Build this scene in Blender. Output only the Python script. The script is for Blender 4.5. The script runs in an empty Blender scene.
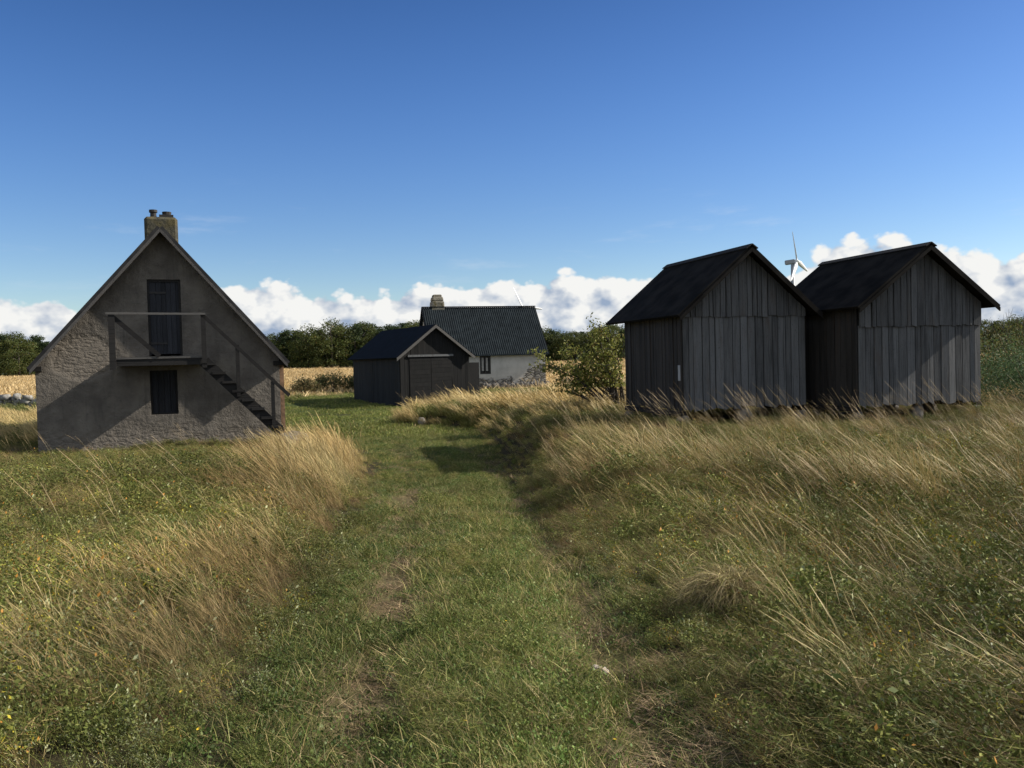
import bpy, math, random
import numpy as np
from mathutils import Vector, Matrix

random.seed(7)
RNG = np.random.default_rng(11)
SC = bpy.context.scene
COL = SC.collection
R = math.radians

# ------------------------------------------------------------------ camera
EYE = 1.65
PITCH = math.atan(24 / 850.0)
ROLL = R(1.5)
cam_d = bpy.data.cameras.new("camera")
cam_d.sensor_width = 36.0
cam_d.lens = 36.0 * 850.0 / 1024.0
cam_d.clip_start = 0.05
cam_d.clip_end = 6000
cam = bpy.data.objects.new("camera", cam_d)
COL.objects.link(cam)
cam.matrix_world = (Matrix.Translation((0, 0, EYE)) @ Matrix.Rotation(math.pi / 2 - PITCH, 4, 'X')
                    @ Matrix.Rotation(-ROLL, 4, 'Z'))
SC.camera = cam

# ------------------------------------------------------------------ exposure
vs = SC.view_settings
vs.view_transform = 'Standard'
vs.look = 'None'
vs.gamma = 1
vs.use_curve_mapping = False
vs.exposure = 0.48

cy = SC.cycles
cy.max_bounces = 5
cy.diffuse_bounces = 3
cy.glossy_bounces = 2
cy.transmission_bounces = 3
cy.transparent_max_bounces = 4
cy.use_adaptive_sampling = True

# ------------------------------------------------------------------ sun
SUN_AZ, SUN_EL = R(10.5), R(34.2)            # from +X, a touch ahead of the camera
SUN_DIR = Vector((math.cos(SUN_AZ) * math.cos(SUN_EL), math.sin(SUN_AZ) * math.cos(SUN_EL), math.sin(SUN_EL)))
sd = bpy.data.lights.new("sun", 'SUN')
sd.energy = 5.0
sd.angle = R(0.53)
sd.color = (1.0, 0.93, 0.82)
sun = bpy.data.objects.new("sun", sd)
COL.objects.link(sun)
sun.rotation_euler = SUN_DIR.to_track_quat('Z', 'Y').to_euler()


# ------------------------------------------------------------------ node helpers
class NT:
    def __init__(self, tree):
        self.t = tree

    def n(self, kind, **kw):
        nd = self.t.nodes.new(kind)
        for k, v in kw.items():
            setattr(nd, k, v)
        return nd

    def link(self, a, b):
        self.t.links.new(a, b)

    def put(self, sock, v):
        if isinstance(v, bpy.types.NodeSocket):
            self.link(v, sock)
        else:
            sock.default_value = v

    def math(self, op, a, b=None, c=None, clamp=False):
        nd = self.n('ShaderNodeMath', operation=op, use_clamp=clamp)
        self.put(nd.inputs[0], a)
        if b is not None:
            self.put(nd.inputs[1], b)
        if c is not None:
            self.put(nd.inputs[2], c)
        return nd.outputs[0]

    def noise(self, vec, scale, detail=4, rough=0.55, dist=0.0):
        nd = self.n('ShaderNodeTexNoise')
        if vec is not None:
            self.link(vec, nd.inputs['Vector'])
        nd.inputs['Scale'].default_value = scale
        nd.inputs['Detail'].default_value = detail
        nd.inputs['Roughness'].default_value = rough
        nd.inputs['Distortion'].default_value = dist
        return nd.outputs['Fac']

    def mapping(self, vec, scale=(1, 1, 1), loc=(0, 0, 0)):
        nd = self.n('ShaderNodeMapping')
        self.link(vec, nd.inputs['Vector'])
        self.put(nd.inputs['Scale'], scale)
        self.put(nd.inputs['Location'], loc)
        return nd.outputs[0]

    def mix(self, f, a, b, blend='MIX'):
        nd = self.n('ShaderNodeMix', data_type='RGBA', blend_type=blend)
        self.put(nd.inputs['Factor'], f)
        self.put(nd.inputs['A'], a if isinstance(a, bpy.types.NodeSocket) else (*a, 1)[:4])
        self.put(nd.inputs['B'], b if isinstance(b, bpy.types.NodeSocket) else (*b, 1)[:4])
        return nd.outputs['Result']

    def step(self, v, lo, hi, to0=0.0, to1=1.0):
        nd = self.n('ShaderNodeMapRange', interpolation_type='SMOOTHSTEP')
        self.put(nd.inputs['Value'], v)
        self.put(nd.inputs['From Min'], lo)
        self.put(nd.inputs['From Max'], hi)
        self.put(nd.inputs['To Min'], to0)
        self.put(nd.inputs['To Max'], to1)
        return nd.outputs[0]


# ------------------------------------------------------------------ sky and the bank of cumulus along the horizon
world = bpy.data.worlds.new("World")
SC.world = world
world.use_nodes = True
world.node_tree.nodes.clear()
w = NT(world.node_tree)
sky = w.n('ShaderNodeTexSky', sky_type='NISHITA')
sky.sun_disc = False
sky.sun_elevation = SUN_EL
sky.sun_rotation = math.pi / 2 - SUN_AZ
sky.altitude = 0
sky.air_density = 1.0
sky.dust_density = 0.35
sky.ozone_density = 3.2
tc = w.n('ShaderNodeTexCoord')
sep = w.n('ShaderNodeSeparateXYZ')
w.link(tc.outputs['Generated'], sep.inputs[0])
X_, Y_, Z_ = sep.outputs
az = w.math('ARCTAN2', X_, Y_)                       # 0 straight ahead, + to the right
el = w.math('ARCSINE', Z_)
# height of the cloud tops along the horizon, in radians
fc = w.n('ShaderNodeFloatCurve')
cm = fc.mapping.curves[0]
pts = [(0.0, .4), (0.12, .55), (0.2, .40), (0.242, .60), (0.262, .63), (0.288, .61), (0.303, .44), (0.318, .40), (0.34, .46),
       (0.362, .62), (0.385, .64), (0.405, .60), (0.425, .58), (0.45, .61), (0.48, .64), (0.51, .65), (0.54, .65), (0.575, .60),
       (0.61, .56), (0.645, .78), (0.668, .86), (0.69, .83), (0.72, .74), (0.745, .76), (0.8, .5), (0.9, .6), (1.0, .4)]
cm.points[0].location = pts[0]
cm.points[1].location = pts[-1]
for p in pts[1:-1]:
    cm.points.new(*p)
fc.mapping.update()
w.link(w.math('MULTIPLY_ADD', az, 1 / 2.4, 0.5), fc.inputs['Value'])
top = w.math('MULTIPLY', fc.outputs[0], 0.145)
cc = w.n('ShaderNodeCombineXYZ')
w.link(az, cc.inputs[0])
w.link(w.math('MULTIPLY', el, 1.35), cc.inputs[1])
cc.inputs[2].default_value = 3.7


def cloud_field(shift):
    v = w.mapping(cc.outputs[0], loc=shift)
    a = w.noise(v, 5.5, 8, 0.56)
    vor = w.n('ShaderNodeTexVoronoi', feature='F1', voronoi_dimensions='2D')
    w.link(v, vor.inputs['Vector'])
    vor.inputs['Scale'].default_value = 22
    vor.inputs['Detail'].default_value = 3.0
    vor.inputs['Roughness'].default_value = 0.5
    b = w.math('SUBTRACT', 0.55, vor.outputs['Distance'])
    return w.math('MULTIPLY_ADD', b, 0.42, a)


f0 = cloud_field((0, 0, 0))
f1 = cloud_field((0.016, 0.014, 0))
rel = w.math('DIVIDE', el, top)                      # 1 at the average top
dens = w.math('ADD', w.math('SUBTRACT', 1.0, rel), w.math('MULTIPLY', w.math('SUBTRACT', f0, 0.45), 0.55))
alpha = w.step(dens, 0.0, 0.085)
relief = w.math('MULTIPLY', w.math('SUBTRACT', f0, f1), 2.6)
lit = w.math('ADD', relief, w.step(rel, 0.1, 0.85, 0.22, 0.95))
lit = w.math('ADD', lit, w.math('MULTIPLY', w.math('SUBTRACT', w.noise(w.mapping(cc.outputs[0], loc=(5, 2, 1)), 7.0, 4), 0.5), 0.5))
lit = w.math('MINIMUM', w.math('MAXIMUM', lit, 0.0), 1.0)
ccol = w.mix(lit, (3.2, 4.1, 5.6), (9.2, 9.2, 9.0))
# thin wisps high up on the right
wv = w.mapping(cc.outputs[0], scale=(3.0, 11.0, 1.0), loc=(1.3, 0.4, 0))
wisp = w.math('MULTIPLY', w.step(w.noise(wv, 2.2, 6, 0.6), 0.56, 0.85), 0.30)
wisp = w.math('MULTIPLY', wisp, w.math('MULTIPLY', w.step(el, 0.05, 0.12), w.step(el, 0.22, 0.15)))
hor = w.step(el, 0.12, -0.01)
alpha = w.math('MULTIPLY', alpha, w.step(el, -0.02, 0.0))
hsv = w.n('ShaderNodeHueSaturation')
w.link(sky.outputs[0], hsv.inputs['Color'])
hsv.inputs['Saturation'].default_value = 1.28
hsv.inputs['Hue'].default_value = 0.514
w.link(w.step(el, 0.20, 0.88, 1.34, 0.20), hsv.inputs['Value'])
c1 = w.mix(wisp, hsv.outputs[0], (8.0, 8.4, 9.0))
c2 = w.mix(alpha, c1, ccol)
bg = w.n('ShaderNodeBackground')
w.link(c2, bg.inputs['Color'])
bg.inputs['Strength'].default_value = 0.0715
wo = w.n('ShaderNodeOutputWorld')
w.link(bg.outputs[0], wo.inputs['Surface'])


# ------------------------------------------------------------------ properties
def tag(o, label=None, cat=None, group=None, kind=None):
    if label: o['label'] = label
    if cat: o['category'] = cat
    if group: o['group'] = group
    if kind: o['kind'] = kind
    return o


def empty(name, loc, rz=0.0):
    o = bpy.data.objects.new(name, None)
    COL.objects.link(o)
    o.location = loc
    o.rotation_euler = (0, 0, rz)
    o.empty_display_size = 0.2
    return o


def copy_tree(o, parent=None):
    c = o.copy()
    COL.objects.link(c)
    c.parent = parent
    for ch in [k for k in bpy.data.objects if k.parent == o]:
        copy_tree(ch, c)
    return c


# ------------------------------------------------------------------ mesh builder
class MB:
    def __init__(self):
        self.v, self.f, self.c, self.m = [], [], [], []

    def poly(self, pts, col=0.5, mi=0):
        b = len(self.v)
        self.v += [tuple(p) for p in pts]
        self.f.append(list(range(b, b + len(pts))))
        self.c.append(col)
        self.m.append(mi)

    def hexa(self, p, col=0.5, mi=0):
        """p: 8 corners, bottom ring 0-3 then top ring 4-7 (same order, ccw from above)"""
        b = len(self.v)
        self.v += [tuple(q) for q in p]
        for f in ((3, 2, 1, 0), (4, 5, 6, 7), (0, 1, 5, 4), (1, 2, 6, 5), (2, 3, 7, 6), (3, 0, 4, 7)):
            self.f.append([b + i for i in f])
            self.c.append(col)
            self.m.append(mi)

    def box(self, x0, x1, y0, y1, z0, z1, col=0.5, mi=0):
        self.hexa([(x0, y0, z0), (x1, y0, z0), (x1, y1, z0), (x0, y1, z0),
                   (x0, y0, z1), (x1, y0, z1), (x1, y1, z1), (x0, y1, z1)], col, mi)

    def beam(self, a, b, wd, hg, up=(0, 0, 1), col=0.5, mi=0):
        a, b, up = Vector(a), Vector(b), Vector(up)
        d = (b - a).normalized()
        s = d.cross(up).normalized()
        u = s.cross(d).normalized()
        s *= wd / 2
        u *= hg / 2
        self.hexa([a - s - u, a + s - u, b + s - u, b - s - u, a - s + u, a + s + u, b + s + u, b - s + u], col, mi)

    def tube(self, pts, rad, n=8, col=0.5, mi=0, cap=True):
        pts = [Vector(p) for p in pts]
        rings = []
        ref = Vector((0.31, 0.87, 0.39))
        for i, p in enumerate(pts):
            d = (pts[min(i + 1, len(pts) - 1)] - pts[max(i - 1, 0)]).normalized()
            s = d.cross(ref).normalized()
            u = d.cross(s)
            b = len(self.v)
            for k in range(n):
                a = 2 * math.pi * k / n
                self.v.append(tuple(p + (s * math.cos(a) + u * math.sin(a)) * rad[i]))
            rings.append(b)
        for i in range(len(pts) - 1):
            for k in range(n):
                k2 = (k + 1) % n
                self.f.append([rings[i] + k, rings[i] + k2, rings[i + 1] + k2, rings[i + 1] + k])
                self.c.append(col)
                self.m.append(mi)
        if cap:
            self.f.append([rings[0] + k for k in range(n)][::-1])
            self.c.append(col)
            self.m.append(mi)
            self.f.append([rings[-1] + k for k in range(n)])
            self.c.append(col)
            self.m.append(mi)

    def rock(self, c, r, sub=10, rough=0.25, col=0.5, seed=None, flat=0.0):
        rn = random.Random(seed if seed is not None else random.random())
        ph = [[rn.uniform(0, 6.28) for _ in range(3)] for _ in range(5)]
        b = len(self.v)
        nu, nv = sub, max(4, sub // 2)
        for j in range(nv + 1):
            t = math.pi * j / nv
            for i in range(nu):
                p = 2 * math.pi * i / nu
                d = Vector((math.sin(t) * math.cos(p), math.sin(t) * math.sin(p), math.cos(t)))
                k = 1.0
                for q, (a1, a2, a3) in enumerate(ph):
                    k += rough / (q + 1.2) * math.sin((q + 1.4) * d.x * 1.7 + a1) * math.sin((q + 1.3) * d.y * 1.7 + a2 + d.z * 2 + a3)
                # squared-off superellipsoid look of field stones
                g = (abs(d.x) ** 4 + abs(d.y) ** 4 + abs(d.z) ** 4) ** -0.25
                k *= 0.55 + 0.45 * g
                self.v.append((c[0] + d.x * r[0] * k, c[1] + d.y * r[1] * k, c[2] + d.z * r[2] * k))
        for j in range(nv):
            for i in range(nu):
                i2 = (i + 1) % nu
                self.f.append([b + j * nu + i, b + (j + 1) * nu + i, b + (j + 1) * nu + i2, b + j * nu + i2])
                self.c.append(col)
                self.m.append(0)

    def build(self, name, mats, parent=None, smooth=False, bevel=0.0):
        me = bpy.data.meshes.new(name)
        me.from_pydata(self.v, [], self.f)
        at = me.attributes.new('shade', 'FLOAT', 'FACE')
        at.data.foreach_set('value', np.array(self.c, np.float32))
        if not isinstance(mats, (list, tuple)):
            mats = [mats]
        for m in mats:
            me.materials.append(m)
        me.polygons.foreach_set('material_index', np.array(self.m, np.int32))
        if smooth:
            me.polygons.foreach_set('use_smooth', np.ones(len(self.f), bool))
        me.update()
        o = bpy.data.objects.new(name, me)
        COL.objects.link(o)
        if parent is not None:
            o.parent = parent
        if bevel:
            bv = o.modifiers.new('bevel', 'BEVEL')
            bv.width = bevel
            bv.segments = 1
            bv.limit_method = 'ANGLE'
        return o


# ------------------------------------------------------------------ materials
def material(name):
    m = bpy.data.materials.new(name)
    m.use_nodes = True
    m.node_tree.nodes.clear()
    t = NT(m.node_tree)
    bs = t.n('ShaderNodeBsdfPrincipled')
    out = t.n('ShaderNodeOutputMaterial')
    t.link(bs.outputs[0], out.inputs['Surface'])
    return m, t, bs, out


def bump(t, bs, h, strength=0.4, dist=0.02):
    b = t.n('ShaderNodeBump')
    t.link(h, b.inputs['Height'])
    b.inputs['Strength'].default_value = strength
    b.inputs['Distance'].default_value = dist
    t.link(b.outputs[0], bs.inputs['Normal'])


def plain(name, col, rough=0.7, var=0.25, scale=8.0, metallic=0.0):
    m, t, bs, out = material(name)
    c = t.n('ShaderNodeTexCoord').outputs['Object']
    f = t.noise(c, scale, 5)
    dark = tuple(x * (1 - var) for x in col)
    lite = tuple(min(1, x * (1 + var)) for x in col)
    t.link(t.mix(t.step(f, 0.3, 0.7), dark, lite), bs.inputs['Base Color'])
    bs.inputs['Roughness'].default_value = rough
    bs.inputs['Metallic'].default_value = metallic
    bump(t, bs, f, 0.2, 0.01)
    return m


def wood(name, dark, lite, warm, axis='Z', warm_amt=0.35):
    """weathered boards: grain along one axis, each board its own tone ('shade' per face)"""
    m, t, bs, out = material(name)
    c = t.n('ShaderNodeTexCoord').outputs['Object']
    at = t.n('ShaderNodeAttribute', attribute_name='shade').outputs['Fac']
    off = t.n('ShaderNodeCombineXYZ')
    for i in range(3):
        t.link(t.math('MULTIPLY', at, (7.1, 3.3, 11.7)[i]), off.inputs[i])
    va = t.n('ShaderNodeVectorMath', operation='ADD')
    t.link(c, va.inputs[0])
    t.link(off.outputs[0], va.inputs[1])
    sc = {'Z': (60, 60, 1.6), 'X': (1.6, 60, 60), 'Y': (60, 1.6, 60)}[axis]
    grain = t.noise(t.mapping(va.outputs[0], scale=sc), 1.0, 5, 0.6, 0.3)
    sc2 = {'Z': (5, 5, 0.9), 'X': (0.9, 5, 5), 'Y': (5, 0.9, 5)}[axis]
    blot = t.noise(t.mapping(va.outputs[0], scale=sc2), 1.0, 5, 0.65)
    knots = t.n('ShaderNodeTexVoronoi')
    t.link(t.mapping(va.outputs[0], scale={'Z': (9, 9, 2.2), 'X': (2.2, 9, 9), 'Y': (9, 2.2, 9)}[axis]), knots.inputs['Vector'])
    kn = t.step(knots.outputs['Distance'], 0.20, 0.10)
    v = t.math('ADD', t.math('MULTIPLY', at, 0.42), t.math('MULTIPLY', t.math('ADD', t.math('MULTIPLY', grain, 0.8), t.math('MULTIPLY', blot, 0.8)), 0.70))
    col = t.mix(t.step(v, 0.30, 1.10), dark, lite)
    col = t.mix(t.math('MULTIPLY', t.step(t.noise(t.mapping(va.outputs[0], scale=tuple(q * .45 for q in sc)), 1.0, 3, 0.5), 0.56, 0.70), 0.55), col, tuple(q * .6 for q in dark))
    col = t.mix(t.math('MULTIPLY', t.step(blot, 0.52, 0.72), warm_amt), col, warm)
    col = t.mix(t.math('MULTIPLY', kn, 0.75), col, tuple(x * 0.3 for x in dark))
    t.link(col, bs.inputs['Base Color'])
    bs.inputs['Roughness'].default_value = 0.82
    bs.inputs['Specular IOR Level'].default_value = 0.25
    bump(t, bs, grain, 0.55, 0.012)
    return m


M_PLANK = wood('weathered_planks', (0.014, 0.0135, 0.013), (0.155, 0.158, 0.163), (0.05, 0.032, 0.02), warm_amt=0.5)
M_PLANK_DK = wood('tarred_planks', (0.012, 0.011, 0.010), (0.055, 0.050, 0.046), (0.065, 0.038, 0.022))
M_BEAM = wood('old_timber', (0.011, 0.010, 0.010), (0.038, 0.036, 0.034), (0.025, 0.017, 0.012), 'X')
M_RAIL = wood('grey_rail', (0.045, 0.042, 0.04), (0.14, 0.133, 0.125), (0.08, 0.06, 0.042), 'X')
M_DOOR = wood('dark_door', (0.012, 0.013, 0.015), (0.045, 0.048, 0.057), (0.03, 0.024, 0.02))
M_VERGE = wood('silver_verge', (0.042, 0.038, 0.036), (0.14, 0.132, 0.124), (0.075, 0.056, 0.04), 'Y')
M_BARN = wood('black_tarred_planks', (0.006, 0.006, 0.006), (0.026, 0.025, 0.025), (0.018, 0.013, 0.010))
M_IRON = plain('rusty_iron', (0.018, 0.016, 0.015), 0.6, 0.5, 20)
M_DARK = plain('dark_interior', (0.012, 0.012, 0.012), 0.9)
M_FELT = plain('roofing_felt', (0.014, 0.0125, 0.011), 0.9, 0.5, 2.2)
M_METALROOF = plain('dark_sheet_roof', (0.007, 0.009, 0.013), 0.85, 0.25, 3)
M_CORR = plain('corrugated_grey_roof', (0.028, 0.035, 0.039), 0.85, 0.22, 2.5)
M_STONE = plain('field_stone', (0.11, 0.10, 0.09), 0.9, 0.45, 7)
M_PALESTONE = plain('pale_limestone', (0.46, 0.39, 0.33), 0.9, 0.25, 20)
M_WHITE = plain('white_paint', (0.78, 0.78, 0.78), 0.4, 0.04)
M_PLATE_SHADE = plain('plate_and_shade_grey', (0.30, 0.31, 0.33), 0.5, 0.1)  # grey of the plate, and shade painted onto turbine tower and nacelle
M_POT = plain('sooty_clay', (0.03, 0.027, 0.025), 0.8, 0.4, 15)
M_SUNLITPOST = plain('sunlit_post', (0.22, 0.13, 0.075), 0.9, 0.4, 12)  # orange of sun on wood put into the base colour
M_BARK = plain('bark', (0.05, 0.042, 0.035), 0.95, 0.5, 18)


def mat_tiles():
    """old fibre slates with courses across the slope"""
    m, t, bs, out = material('old_slate_roof')
    c = t.n('ShaderNodeTexCoord').outputs['Object']
    sp = t.n('ShaderNodeSeparateXYZ')
    t.link(c, sp.inputs[0])
    f = t.noise(c, 3, 5)
    t.link(t.mix(t.step(f, 0.3, 0.7), (0.03, 0.03, 0.031), (0.065, 0.062, 0.06)), bs.inputs['Base Color'])
    wv = t.math('FRACT', t.math('MULTIPLY', sp.outputs[2], 3.6))
    bs.inputs['Roughness'].default_value = 0.8
    bump(t, bs, wv, 0.6, 0.02)
    return m


M_SLATE = mat_tiles()
for _m in (M_FELT, M_METALROOF, M_CORR, M_SLATE):
    _m.node_tree.nodes['Principled BSDF'].inputs['Specular IOR Level'].default_value = 0.08


def mat_plaster():
    """grey lime plaster that has fallen off in places and bares coursed field stone"""
    m, t, bs, out = material('worn_plaster')
    c = t.n('ShaderNodeTexCoord').outputs['Object']
    sp = t.n('ShaderNodeSeparateXYZ')
    t.link(c, sp.inputs[0])
    big = t.noise(c, 1.6, 6, 0.6)
    fine = t.noise(c, 45, 4, 0.6)
    mid = t.noise(c, 9, 5, 0.6)
    # bare where low on the wall, and in one patch under the left verge
    low = t.step(t.math('ADD', sp.outputs[2], t.math('MULTIPLY', t.math('SUBTRACT', big, 0.5), 1.6)), 0.55, -0.1)
    dx = t.math('DIVIDE', t.math('ADD', sp.outputs[0], 1.65), 0.75)
    dz = t.math('DIVIDE', t.math('SUBTRACT', sp.outputs[2], 1.95), 0.55)
    r2 = t.math('ADD', t.math('MULTIPLY', dx, dx), t.math('MULTIPLY', dz, dz))
    patch = t.step(t.math('ADD', r2, t.math('MULTIPLY', t.math('SUBTRACT', big, 0.5), 1.6)), 1.1, 0.7)
    bare = t.math('MAXIMUM', low, patch)
    wob = t.n('ShaderNodeVectorMath', operation='ADD')
    dn = t.n('ShaderNodeTexNoise')
    t.link(c, dn.inputs['Vector'])
    dn.inputs['Scale'].default_value = 5
    sc = t.n('ShaderNodeVectorMath', operation='SCALE')
    t.link(dn.outputs['Color'], sc.inputs[0])
    sc.inputs['Scale'].default_value = 0.9
    t.link(t.mapping(c, scale=(4.4, 4.4, 9.5)), wob.inputs[0])
    t.link(sc.outputs[0], wob.inputs[1])
    vor = t.n('ShaderNodeTexVoronoi', feature='DISTANCE_TO_EDGE')
    t.link(wob.outputs[0], vor.inputs['Vector'])
    vor.inputs['Scale'].default_value = 1.0
    vc = t.n('ShaderNodeTexVoronoi')
    t.link(wob.outputs[0], vc.inputs['Vector'])
    vc.inputs['Scale'].default_value = 1.0
    joint = t.step(vor.outputs['Distance'], 0.0, 0.22)
    sv = t.n('ShaderNodeSeparateColor')
    t.link(vc.outputs['Color'], sv.inputs[0])
    scol = t.mix(sv.outputs[0], (0.17, 0.15, 0.125), (0.26, 0.225, 0.185))  # bare stone lifted to a warm tan, sunlight put into its colour
    scol = t.mix(joint, (0.17, 0.15, 0.125), scol)
    scol = t.mix(t.step(mid, 0.35, 0.6), scol, (0.215, 0.188, 0.157), 'MIX')
    pcol = t.mix(t.step(big, 0.3, 0.72), (0.112, 0.100, 0.087), (0.205, 0.183, 0.155))
    pcol = t.mix(t.math('MULTIPLY', t.step(mid, 0.55, 0.75), 0.55), pcol, (0.075, 0.068, 0.06))
    strk = t.noise(t.mapping(c, scale=(7, 7, 0.7)), 1.0, 5, 0.6)
    pcol = t.mix(t.math('MULTIPLY', t.step(strk, 0.54, 0.72), 0.45), pcol, (0.07, 0.066, 0.06))
    t.link(t.mix(bare, pcol, scol), bs.inputs['Base Color'])
    bs.inputs['Roughness'].default_value = 0.95
    bs.inputs['Specular IOR Level'].default_value = 0.1
    h = t.math('ADD', t.math('MULTIPLY', fine, 0.16), t.math('MULTIPLY', mid, 0.40))
    h = t.math('ADD', h, t.math('MULTIPLY', bare, t.math('MULTIPLY', joint, 0.08)))
    h = t.math('SUBTRACT', h, t.math('MULTIPLY', bare, 0.35))
    bump(t, bs, h, 1.0, 0.11)
    return m


M_PLASTER = mat_plaster()


def mat_whitewash():
    m, t, bs, out = material('worn_whitewash')
    c = t.n('ShaderNodeTexCoord').outputs['Object']
    sp = t.n('ShaderNodeSeparateXYZ')
    t.link(c, sp.inputs[0])
    big = t.noise(c, 1.1, 6, 0.65)
    # bare stone along the foot and up towards the right-hand corner
    lim = t.step(sp.outputs[0], 1.4, 3.4, 0.50, 1.45)
    h0 = t.math('ADD', sp.outputs[2], t.math('MULTIPLY', t.math('SUBTRACT', big, 0.5), 1.7))
    bare = t.step(t.math('SUBTRACT', h0, lim), 0.12, -0.06)
    vor = t.n('ShaderNodeTexVoronoi', feature='DISTANCE_TO_EDGE')
    t.link(t.mapping(c, scale=(3.2, 3.2, 5)), vor.inputs['Vector'])
    vor.inputs['Scale'].default_value = 1.0
    vc = t.n('ShaderNodeTexVoronoi')
    t.link(t.mapping(c, scale=(3.2, 3.2, 5)), vc.inputs['Vector'])
    vc.inputs['Scale'].default_value = 1.0
    joint = t.step(vor.outputs['Distance'], 0.02, 0.14)
    sv = t.n('ShaderNodeSeparateColor')
    t.link(vc.outputs['Color'], sv.inputs[0])
    scol = t.mix(sv.outputs[0], (0.07, 0.07, 0.067), (0.40, 0.375, 0.335))
    scol = t.mix(joint, (0.09, 0.085, 0.08), scol)
    wc = t.mix(t.step(big, 0.35, 0.7), (0.50, 0.49, 0.47), (0.36, 0.35, 0.335))
    t.link(t.mix(bare, wc, scol), bs.inputs['Base Color'])
    bs.inputs['Roughness'].default_value = 0.95
    bump(t, bs, t.math('ADD', t.math('MULTIPLY', joint, bare), t.math('MULTIPLY', big, 0.3)), 0.6, 0.06)
    return m


M_WASH = mat_whitewash()


def mat_chimney(col=(0.085, 0.078, 0.052)):
    m, t, bs, out = material('lichen_masonry')
    c = t.n('ShaderNodeTexCoord').outputs['Object']
    a = t.noise(c, 7, 6, 0.7)
    b = t.noise(c, 3, 4)
    cc_ = t.mix(t.step(a, 0.35, 0.65), tuple(q * .5 for q in col), col)
    cc_ = t.mix(t.step(b, 0.5, 0.7), cc_, (0.10, 0.082, 0.035))
    t.link(cc_, bs.inputs['Base Color'])
    bs.inputs['Roughness'].default_value = 0.95
    bump(t, bs, a, 0.8, 0.05)
    return m


M_CHIM = mat_chimney()
M_CHIM2 = mat_chimney((0.30, 0.27, 0.21))


def mat_leaf(name, trans=0.35, rough=0.6, spec=0.3):
    """blades and leaves: colour per blade ('col') times a slow tint per tuft"""
    m, t, bs, out = material(name)
    at = t.n('ShaderNodeAttribute', attribute_name='col')
    ti = t.n('ShaderNodeAttribute', attribute_name='tint', attribute_type='INSTANCER')
    col = t.mix(1.0, at.outputs['Color'], ti.outputs['Color'], 'MULTIPLY')
    t.link(col, bs.inputs['Base Color'])
    bs.inputs['Roughness'].default_value = rough
    bs.inputs['Specular IOR Level'].default_value = spec
    tr = t.n('ShaderNodeBsdfTranslucent')
    t.link(col, tr.inputs['Color'])
    mx = t.n('ShaderNodeMixShader')
    mx.inputs[0].default_value = trans
    t.link(bs.outputs[0], mx.inputs[1])
    t.link(tr.outputs[0], mx.inputs[2])
    t.link(mx.outputs[0], out.inputs['Surface'])
    return m


def mat_leaf_plain(name, trans=0.3):
    m, t, bs, out = material(name)
    at = t.n('ShaderNodeAttribute', attribute_name='col')
    t.link(at.outputs['Color'], bs.inputs['Base Color'])
    bs.inputs['Roughness'].default_value = 0.6
    bs.inputs['Specular IOR Level'].default_value = 0.25
    tr = t.n('ShaderNodeBsdfTranslucent')
    t.link(at.outputs['Color'], tr.inputs['Color'])
    mx = t.n('ShaderNodeMixShader')
    mx.inputs[0].default_value = trans
    t.link(bs.outputs[0], mx.inputs[1])
    t.link(tr.outputs[0], mx.inputs[2])
    t.link(mx.outputs[0], out.inputs['Surface'])
    return m


M_BLADE = mat_leaf('grass_blades', 0.14, 0.55, 0.25)
M_HERB = mat_leaf('herb_leaves', 0.14, 0.6, 0.18)
M_LEAF = mat_leaf_plain('tree_leaves', 0.3)

# ------------------------------------------------------------------ terrain
ip = np.interp


def sstep(x, a, b):
    t = np.clip((x - a) / (b - a), 0, 1)
    return t * t * (3 - 2 * t)


def x_left(y):   # left edge of the mown track
    return ip(y, [1, 3.4, 5.8, 10, 14, 18, 20, 22, 24, 27, 34], [-1.1, -1.25, -1.42, -1.8, -2.25, -2.85, -3.5, -4.6, -6.5, -11, -16])


def x_right(y):  # right edge of the mown track
    return ip(y, [1, 3.4, 5.8, 10, 14, 18, 22, 26, 28, 29.5, 34, 36], [1.0, 0.88, 0.74, 0.4, 0.1, -0.35, -0.8, -1.2, -2.6, -4.1, -4.3, -3.2])


def x_rut_l(y):
    return ip(y, [1, 3.4, 5.8, 10, 14, 18, 22, 27], [-0.6, -0.73, -0.92, -1.33, -1.75, -2.3, -3.1, -4.6])


def x_rut_r(y):
    return ip(y, [1, 3.4, 5.0, 7.6, 10, 15, 18, 22, 27], [0.6, 0.56, 0.5, 0.42, 0.25, -0.1, -0.6, -1.6, -3.2])


def vnoise(x, y, s, seed=0):
    """smooth value noise in 0..1"""
    x = np.asarray(x, float) * s + seed * 17.31
    y = np.asarray(y, float) * s + seed * 9.77
    xi, yi = np.floor(x), np.floor(y)
    fx, fy = x - xi, y - yi
    fx = fx * fx * (3 - 2 * fx)
    fy = fy * fy * (3 - 2 * fy)

    def h(a, b):
        v = np.sin(a * 127.1 + b * 311.7 + seed * 13.7) * 43758.5453
        return v - np.floor(v)
    return (h(xi, yi) * (1 - fx) + h(xi + 1, yi) * fx) * (1 - fy) + (h(xi, yi + 1) * (1 - fx) + h(xi + 1, yi + 1) * fx) * fy


def fbm(x, y, s, seed=0, o=3):
    r, a, n = 0, 0.5, 0
    for i in range(o):
        r = r + a * vnoise(x, y, s * 2 ** i, seed + i * 3)
        n += a
        a *= 0.5
    return r / n


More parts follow.
